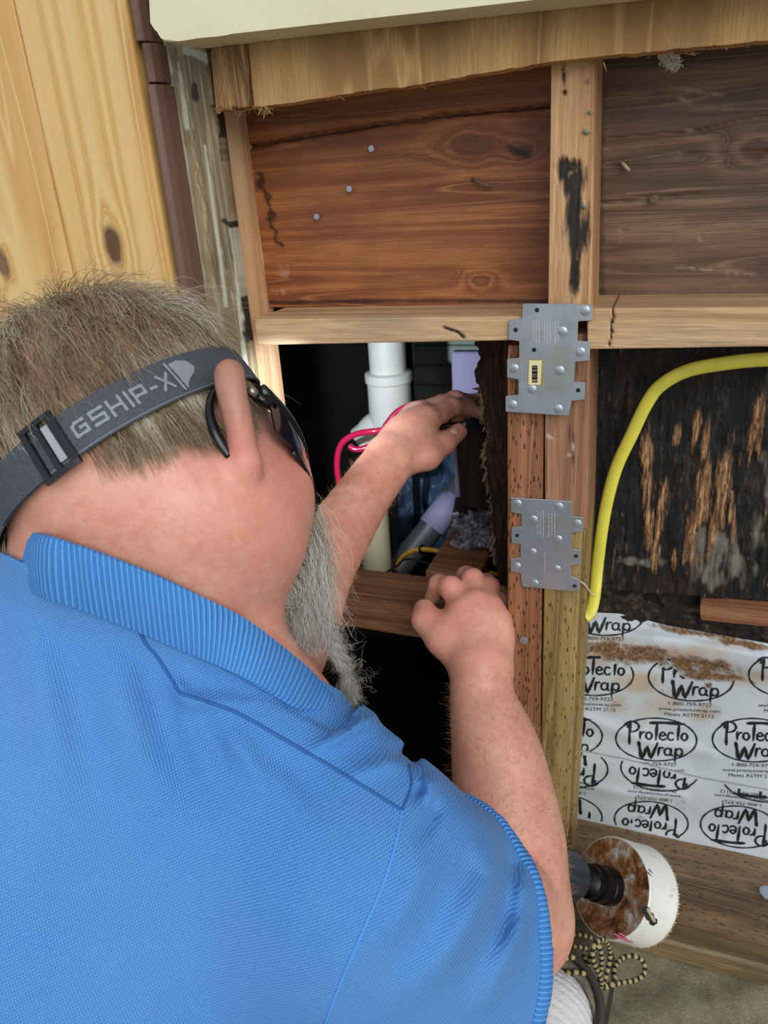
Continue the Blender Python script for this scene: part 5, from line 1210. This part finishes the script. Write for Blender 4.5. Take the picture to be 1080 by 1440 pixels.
r_dn = scalp_roots(3800, lambda l, P: hairline(l) & (tb(P) < -SW * .5) & (l[:, 1] < .03))
N = len(r_dn); G2 = grow(r_dn, .016 + .014 * RNG.random(N), 6, .18 + .15 * RNG.random(N), .7, .18)
strandmesh('hair', G2, .00020, M_hair, bodyo, np.clip(.4 + .5 * fbm(r_dn * 60, 3) + RNG.normal(size=N) * .2, 0, 1))
fly = scalp_roots(220, lambda l, P: (l[:, 2] > .06)); G3 = grow(fly, .045 + .03 * RNG.random(220), 9, 1.0 + RNG.random(220), .3, .5); strandmesh('stray_hair', G3, .00010, M_hair, bodyo)
# glasses
gl_ = empty('sunglasses'); pp(gl_); gl_['label'] = 'black wraparound sunglasses'
M_fr = plain('glasses_frame', '#101113', .22); M_ln = plain('dark_lens', '#241a22', .08, 0, None); M_clip = plain('hinge_metal', '#a9a08c', .3, .7)
GU = -.002
def lensP(al_, v): a = math.radians(al_); f = .010 + .107 * math.cos(a); return hp(.0835 * math.sin(a), f - .10 * abs(v), GU + .004 + v - .36 * (f - .030))
for sgn in (1, -1):
    V, F = [], []; na, nv = 16, 6
    for s_ in (0, .0016):
        for i in range(na + 1):
            for j_ in range(nv + 1):
                f_ = i / na; hgt = .019 * (1 - .25 * f_ ** 3); cx_ = lensP(sgn * (6 + 70 * f_), -.003 + hgt * (j_ / nv * 2 - 1)); V.append(cx_ + (cx_ - hp(0, .036, GU)) / np.linalg.norm(cx_ - hp(0, .036, GU)) * s_)
    w = nv + 1; off_ = (na + 1) * w
    for i in range(na):
        for j_ in range(nv): a = i * w + j_; F += [(a, a + 1, a + w + 1, a + w), (off_ + a, off_ + a + w, off_ + a + w + 1, off_ + a + 1)]
    for i in range(na):
        for j_ in (0, nv): a = i * w + j_; F.append((a, a + w, off_ + a + w, off_ + a))
    for j_ in range(nv):
        for i in (0, na): a = i * w + j_; F.append((a, a + 1, off_ + a + 1, off_ + a))
    o = mk('lens', V, F, M_ln, None, True); o.parent = gl_; sharp(o, 40)
    e = lambda r_, f_, u_: hp(sgn * r_, f_, u_)
    arm = catmull([e(.0800, .036, .004), e(.0800, .028, .006), e(.0800, .018, .010), e(.0805, .008, .012), e(.0815, -.004, .006), e(.0825, -.014, -.006), e(.0825, -.019, -.020), e(.0815, -.017, -.034), e(.0805, -.010, -.046)], 6)
    o = tube('temple_arm', arm, np.interp(np.linspace(0, 1, len(arm)), [0, .2, .6, .9, 1], [.0030, .0022, .0022, .0034, .0026]), M_fr, None, 10, flat=.7); o.parent = gl_
    o = tube('hinge', [e(.0790, .042, .004), e(.0805, .034, .005), e(.0805, .027, .007)], .0040, M_fr, None, 8, flat=.8); o.parent = gl_
    o = tube('hinge_pin', [e(.0815, .026, .008), e(.0815, .021, .010)], .0030, M_clip, None, 8); o.parent = gl_
top_ = [lensP(a, .0165 - .003) for a in np.linspace(-77, 77, 40)]; o = tube('frame', top_, .0042, M_fr, None, 10, flat=.8); o.parent = gl_
o = tube('frame', [lensP(a, -.0205) for a in np.linspace(-66, -9, 14)], .0014, M_fr, None, 8); o.parent = gl_; o = tube('frame', [lensP(a, -.0205) for a in np.linspace(9, 66, 14)], .0014, M_fr, None, 8); o.parent = gl_
o = tube('nose_bridge', [lensP(a, -.004) for a in (-10, 0, 10)], .0022, M_fr, None, 8); o.parent = gl_
# beard
JAW = [(424, 700, .515), (430, 735, .520), (430, 770, .520), (420, 803, .515), (398, 832, .508), (372, 852, .503), (350, 866, .500)]
FAR = [(420, 720, .56), (425, 770, .57), (415, 815, .57), (390, 850, .56)]
def J(t_, far): P = catmull([C(*p) for p in (FAR if far else JAW)], 8); return P[np.minimum((t_ * (len(P) - 1)).astype(int), len(P) - 1)]
def bez(A, B, Cc, D, K): t_ = np.linspace(0, 1, K)[None, :, None]; A, B, Cc, D = [x[:, None] for x in (A, B, Cc, D)]; return A * (1 - t_) ** 3 + 3 * B * t_ * (1 - t_) ** 2 + 3 * Cc * t_ ** 2 * (1 - t_) + D * t_ ** 3
def frizz(G, amp, freq):
    N, K, _ = G.shape; t_ = np.linspace(0, 1, K)[None]; out = G.copy()
    for ax_ in range(3): out[..., ax_] += amp * t_ * np.sin(freq * (1 + .5 * RNG.random((N, 1))) * t_ * 6.28 + RNG.random((N, 1)) * 6.28) * (.4 + RNG.random((N, 1)))
    return out
sx = lambda n, s_: RNG.normal(size=(n, 3)) * s_
n = 1500; t_ = RNG.random(n) ** 1.1; A = J(t_, False); A2 = J(t_, True); mixf = (RNG.random(n) * 1.0)[:, None]; A = A * (1 - mixf) + A2 * mixf + sx(n, .002)
K1 = C(452, 868, .535)
G = bez(A, A + (K1 - A) * .35 + ew(.012, .006, 0) + sx(n, .006), K1 + ew(-.006, -.020, 0) + sx(n, .006), K1 + sx(n, .004), 12); G = frizz(G, .0022, 2.5)
braid = []; kb_ = catmull([C(452, 868, .535), C(463, 892, .538), (C(476, 918, .540)), C(486, 940, .542)], 8); K2 = len(kb_)
ph_ = RNG.integers(0, 3, n) * 2.094; q = np.linspace(0, 1, K2)
rad_ = (.0052 * (1 - .45 * q))[None] ; ang = ph_[:, None] + q[None] * 11; bx_ = np.array([1, 0, 0]); by_ = np.array([0, 1, 0])
Bd = kb_[None] + (np.cos(ang) * rad_)[..., None] * bx_ + (np.sin(ang * 1.0) * rad_ * .8)[..., None] * by_ + (RNG.normal(size=(n, 1, 3)) * .0014)
KE = kb_[-1]; tl = .018 + .016 * RNG.random(n); E_ = KE + np.stack([RNG.normal(size=n) * .0045 + .001, RNG.normal(size=n) * .004, -tl], -1)
Tl = bez(Bd[:, -1], KE + sx(n, .001) + np.array([0, 0, -.003]), KE + sx(n, .0055) + np.array([0, 0, -.014]), E_, 7)
sel = RNG.random(n) < .75; full = np.concatenate([G[:, :-1], Bd, frizz(Tl, .0015, 2)[:, 1:]], 1)[sel]
tj = np.clip(.55 - .55 * (t_ < .12) + RNG.normal(size=n) * .25, 0, 1)
strandmesh('beard_braid', full, .00016, M_beard, bodyo, tj[sel])
n = 2600; t_ = .12 + .88 * RNG.random(n); A = J(t_, False) * .6 + J(t_, True) * .4; mf = RNG.random(n)[:, None]; A = J(t_, False) * (1 - mf) + J(t_, True) * mf + sx(n, .002)
tx, ty = PIX(A)[0], PIX(A)[1]
End = np.array([C(x, y, d) for x, y, d in zip(np.clip(tx + 12 + RNG.normal(size=n) * 16, 352, 470), 865 + RNG.random(n) * 55 + (tx - 350) * .05, .53 + RNG.normal(size=n) * .012)])
G = bez(A, A + ew(.012, .010, 0) + sx(n, .005), End + np.array([0, 0, .02]) + sx(n, .005), End, 12); strandmesh('beard', frizz(G, .0035, 3), .00016, M_beard, bodyo, np.clip(.5 + RNG.normal(size=n) * .28, 0, 1))
n = 900; t_ = RNG.random(n) * .5; A = J(t_, False) * .5 + J(t_, True) * .5 + sx(n, .005); G = bez(A, A + ew(.006, .004, 0) + sx(n, .004), A + ew(.012, .024, 0) + sx(n, .006), A + ew(.012, .05, 0) + sx(n, .010), 9)
strandmesh('beard', frizz(G, .002, 2), .00016, M_beard, bodyo, np.clip(.35 + .4 * t_ + RNG.normal(size=n) * .25, 0, 1))
n = 130; A = kb_[RNG.integers(0, K2, n)] + sx(n, .002); G = bez(A, A + sx(n, .008), A + sx(n, .012) + ew(.006, .004, 0), A + sx(n, .008) + ew(.006, .006, 0), 22); strandmesh('stray_beard', frizz(G, .0035, 4), .00012, M_beard, bodyo)
tag(bpy.data.objects['hair'], 'tousled greying brown hair above the strap')
o = lathe('beard_tie', [(-.0022, .0030), (-.0015, .0040), (.0015, .0040), (.0022, .0030)], KE + np.array([0, 0, .0]), (0.15, 0, -1), plain('beard_band', '#8c8578', .7), None, 14, close=True); o.parent = bodyo
# fine forearm hair
def armhair(a, b, n):
    Vn = len(me.vertices); co = np.empty(Vn * 3); me.vertices.foreach_get('co', co); co = co.reshape(-1, 3); no = np.empty(Vn * 3); me.vertices.foreach_get('normal', no); no = no.reshape(-1, 3)
    ab = b - a; tt_ = ((co - a) @ ab) / (ab @ ab); dd = np.linalg.norm(co - a - np.clip(tt_, 0, 1)[:, None] * ab, axis=1); ok = np.where((tt_ > .02) & (tt_ < .95) & (dd < .06))[0]
    pk = RNG.choice(ok, n); A = co[pk]; N_ = no[pk]; L = .004 + .005 * RNG.random(n)[:, None]; dr = ab / np.linalg.norm(ab) * .5 + np.array([0, 0, -.25]); dr = dr + RNG.normal(size=(n, 3)) * .45
    return np.stack([A, A + (N_ * .45 + dr * .5) * L * .5, A + (N_ * .55 + dr * 1.0) * L], 1)
strandmesh('arm_hair', np.concatenate([armhair(ER, WR, 3600), armhair(EL, WL, 2000)]), .00010, M_armh, bodyo)
# thumb nail of the pinching hand and knuckle nails
M_nl = plain('finger_nail', '#e3b3a8', .25)
def nailm(px, py, d, r_, nrm, ln):
    bm = bmesh.new(); bmesh.ops.create_uvsphere(bm, u_segments=14, v_segments=8, radius=1); c = C(px, py, d); h, n_ = cast(BB, px, py)
    if h is None: bm.free(); return
    nz = np.array(n_); dirx = np.array(ln); dirx = dirx - nz * (dirx @ nz); dirx /= np.linalg.norm(dirx); dy = np.cross(nz, dirx)
    for v in bm.verts: p = np.array(h) + nz * (v.co.z * .0012) + dirx * v.co.x * r_ + dy * v.co.y * r_ * .75; v.co = p
    o = bme('finger_nail', bm, M_nl, None, True); o.parent = bodyo
nailm(639, 606, .82, .0052, None, C(645, 604, .83) - C(625, 618, .81))
# ---------------------------------------------------------------- boot, sock, laces
M_lea = NT('boot_leather'); t = M_lea; o = t.obj(); M_lea = t.out(t.mix(t.ramp(t.noise(o, 60, 5, .7), [(.35, 0.), (.7, 1.)]), H('#4f483e'), H('#857b6a')), .6, 0, t.bump(t.noise(o, 220, 4), .5, .001))
M_lea2 = plain('dark_boot_trim', '#37312b', .5, 0, (200, .4)); M_sock = NT('white_sock'); t = M_sock; o = t.obj()
sw_ = t.ma('SINE', t.ma('MULTIPLY', t.n('SeparateXYZ').outputs['Z'], 1.0)); M_sock = t.out(H('#d9d8d6'), .9, 0, t.bump(t.noise(t.mp(o, (1, 1, 3)), 420, 3), .8, .001))
bt = empty('boot'); pp(bt); bt['label'] = 'worn grey brown lace up work boot'
A0 = np.array(AR); tx_ = np.array([.10, 1, 0]); tx_ /= np.linalg.norm(tx_); sd_ = np.array([1, -.10, 0])
b_ = Sdf(); fz = .012
hl_ = np.array([A0[0], A0[1] - .035, fz]); toe = np.array([A0[0], A0[1], 0]) + tx_ * .135
b_.cone(hl_ + (0, 0, .028), toe + (0, 0, .022), .036, .034, .03); b_.cone(hl_ + (0, .01, .03), A0 + (0, .010, -.002), .042, .047, .03); b_.cone(A0 + (0, .02, -.03), toe + (0, -.03, .035), .040, .028, .03)
top_n = (KR - A0) / np.linalg.norm(KR - A0); top_n = np.array([0, -.35, .94]); tc = A0 + np.array([0, .0, .022])
def bpost(P, d):
    d = np.maximum(d, (P - tc) @ top_n); d = np.maximum(d, fz - P[:, 2]); q = sd_cone(P, A0 + (0, 0, -.01), A0 + top_n * .06, .0395, .043); return np.maximum(d, -q)
V, Q = b_.mesh('b', .003, tuple(A0 - (.09, .12, .14)), tuple(A0 + (.12, .24, .09)), post=bpost); o = link('upper', npmesh('upper', V, Q), M_lea, None, True); o.parent = bt; UB = bvh_of(o)
b2 = Sdf(); b2.cone(hl_ + (0, -.002, -.0), toe + (0, .004, -.0), .043, .043, .01)
V, Q = b2.mesh('b', .003, tuple(A0 - (.09, .14, .14)), tuple(A0 + (.12, .26, -.02)), post=lambda P, d: np.maximum(np.maximum(d, P[:, 2] - .022), .001 - P[:, 2])); o = link('sole', npmesh('sole', V, Q), M_lea2, None, True); o.parent = bt
ringp = []
e_1 = np.cross(top_n, (1, 0, 0)); e_1 /= np.linalg.norm(e_1); e_2 = np.cross(top_n, e_1)
for i in range(36): th = 2 * math.pi * i / 36; ringp.append(tc - top_n * .002 + (.0455 * math.cos(th)) * e_1 + (.0455 * math.sin(th)) * e_2)
ringp.append(ringp[0]); o = tube('collar', ringp, .0036, M_lea2, None, 10, caps=False); o.parent = bt
sk = Sdf(); sk.cone(A0 + (0, 0, -.03), A0, .0390, .0395, .01); sk.cone(A0, A0 * .45 + KR * .55, .0395, .0560, .01); sp_ = (KR - A0) / np.linalg.norm(KR - A0)
V, Q = sk.mesh('k', .0028, tuple(np.minimum(A0, KR) - .07), tuple(np.maximum(A0, KR) + .07), post=lambda P, d: np.maximum(d + .0009 * np.sin(((P - A0) @ sp_) * 1400), ((P - A0) @ sp_) - .16)); o = pp(link('sock', npmesh('sock', V, Q), M_sock, None, True)); o['label'] = 'white ribbed knit sock'
# camouflage cord laces: pale cord with dark flecks
t = NT('flecked_cord'); f_ = t.ma('FRACT', t.ma('MULTIPLY', t.attr('s'), 160.)); M_cord = t.out(t.mix(t.ramp(f_, [(.48, 0.), (.52, 1.)], 'CONSTANT'), H('#a39463'), H('#1f1c16')), .8)
def cord(pts, r_=.0021, nm='lace'):
    P = catmull(pts, 8); L = np.concatenate([[0], np.cumsum(np.linalg.norm(np.diff(P, axis=0), axis=1))]); o = tube(nm, P, r_, M_cord, None, 8); attr(o.data, 's', np.repeat(L, 8)); o.parent = bt
def onb(px, py, lift=.003):
    h, n_ = cast(UB, px, py); return None if h is None else np.array(h) + np.array(n_) * lift
for (a, b) in (((762, 1365), (822, 1372)), ((775, 1352), (826, 1356)), ((770, 1340), (828, 1338)), ((790, 1322), (830, 1322))):
    pts = [onb(a[0] + (b[0] - a[0]) * s_, a[1] + (b[1] - a[1]) * s_ - 4 * math.sin(s_ * 3)) for s_ in np.linspace(0, 1, 7)]; pts = [p for p in pts if p is not None]
    if len(pts) > 3: cord(pts)
dB = .70
cord([C(822, 1385, dB), C(838, 1396, dB), C(846, 1380, dB - .01), C(834, 1350, dB - .02), C(836, 1328, dB - .02), C(850, 1322, dB - .01), C(858, 1340, dB), C(852, 1372, dB), C(842, 1392, dB)], .0022)
cord([C(826, 1378, dB), C(830, 1345, dB - .01), C(842, 1330, dB - .015), C(846, 1352, dB - .01), C(842, 1384, dB)], .0022)
cord([C(820, 1340, dB + .01), C(826, 1362, dB - .005), C(838, 1382, dB - .005), C(852, 1386, dB), C(864, 1380, dB), C(864, 1362, dB + .01), C(874, 1348, dB + .02), C(890, 1344, dB + .02), (C(904, 1352, dB + .02)), C(906, 1368, dB + .015), C(894, 1378, dB + .01), C(872, 1382, dB + .005), C(852, 1388, dB), C(836, 1392, dB)], .0022)
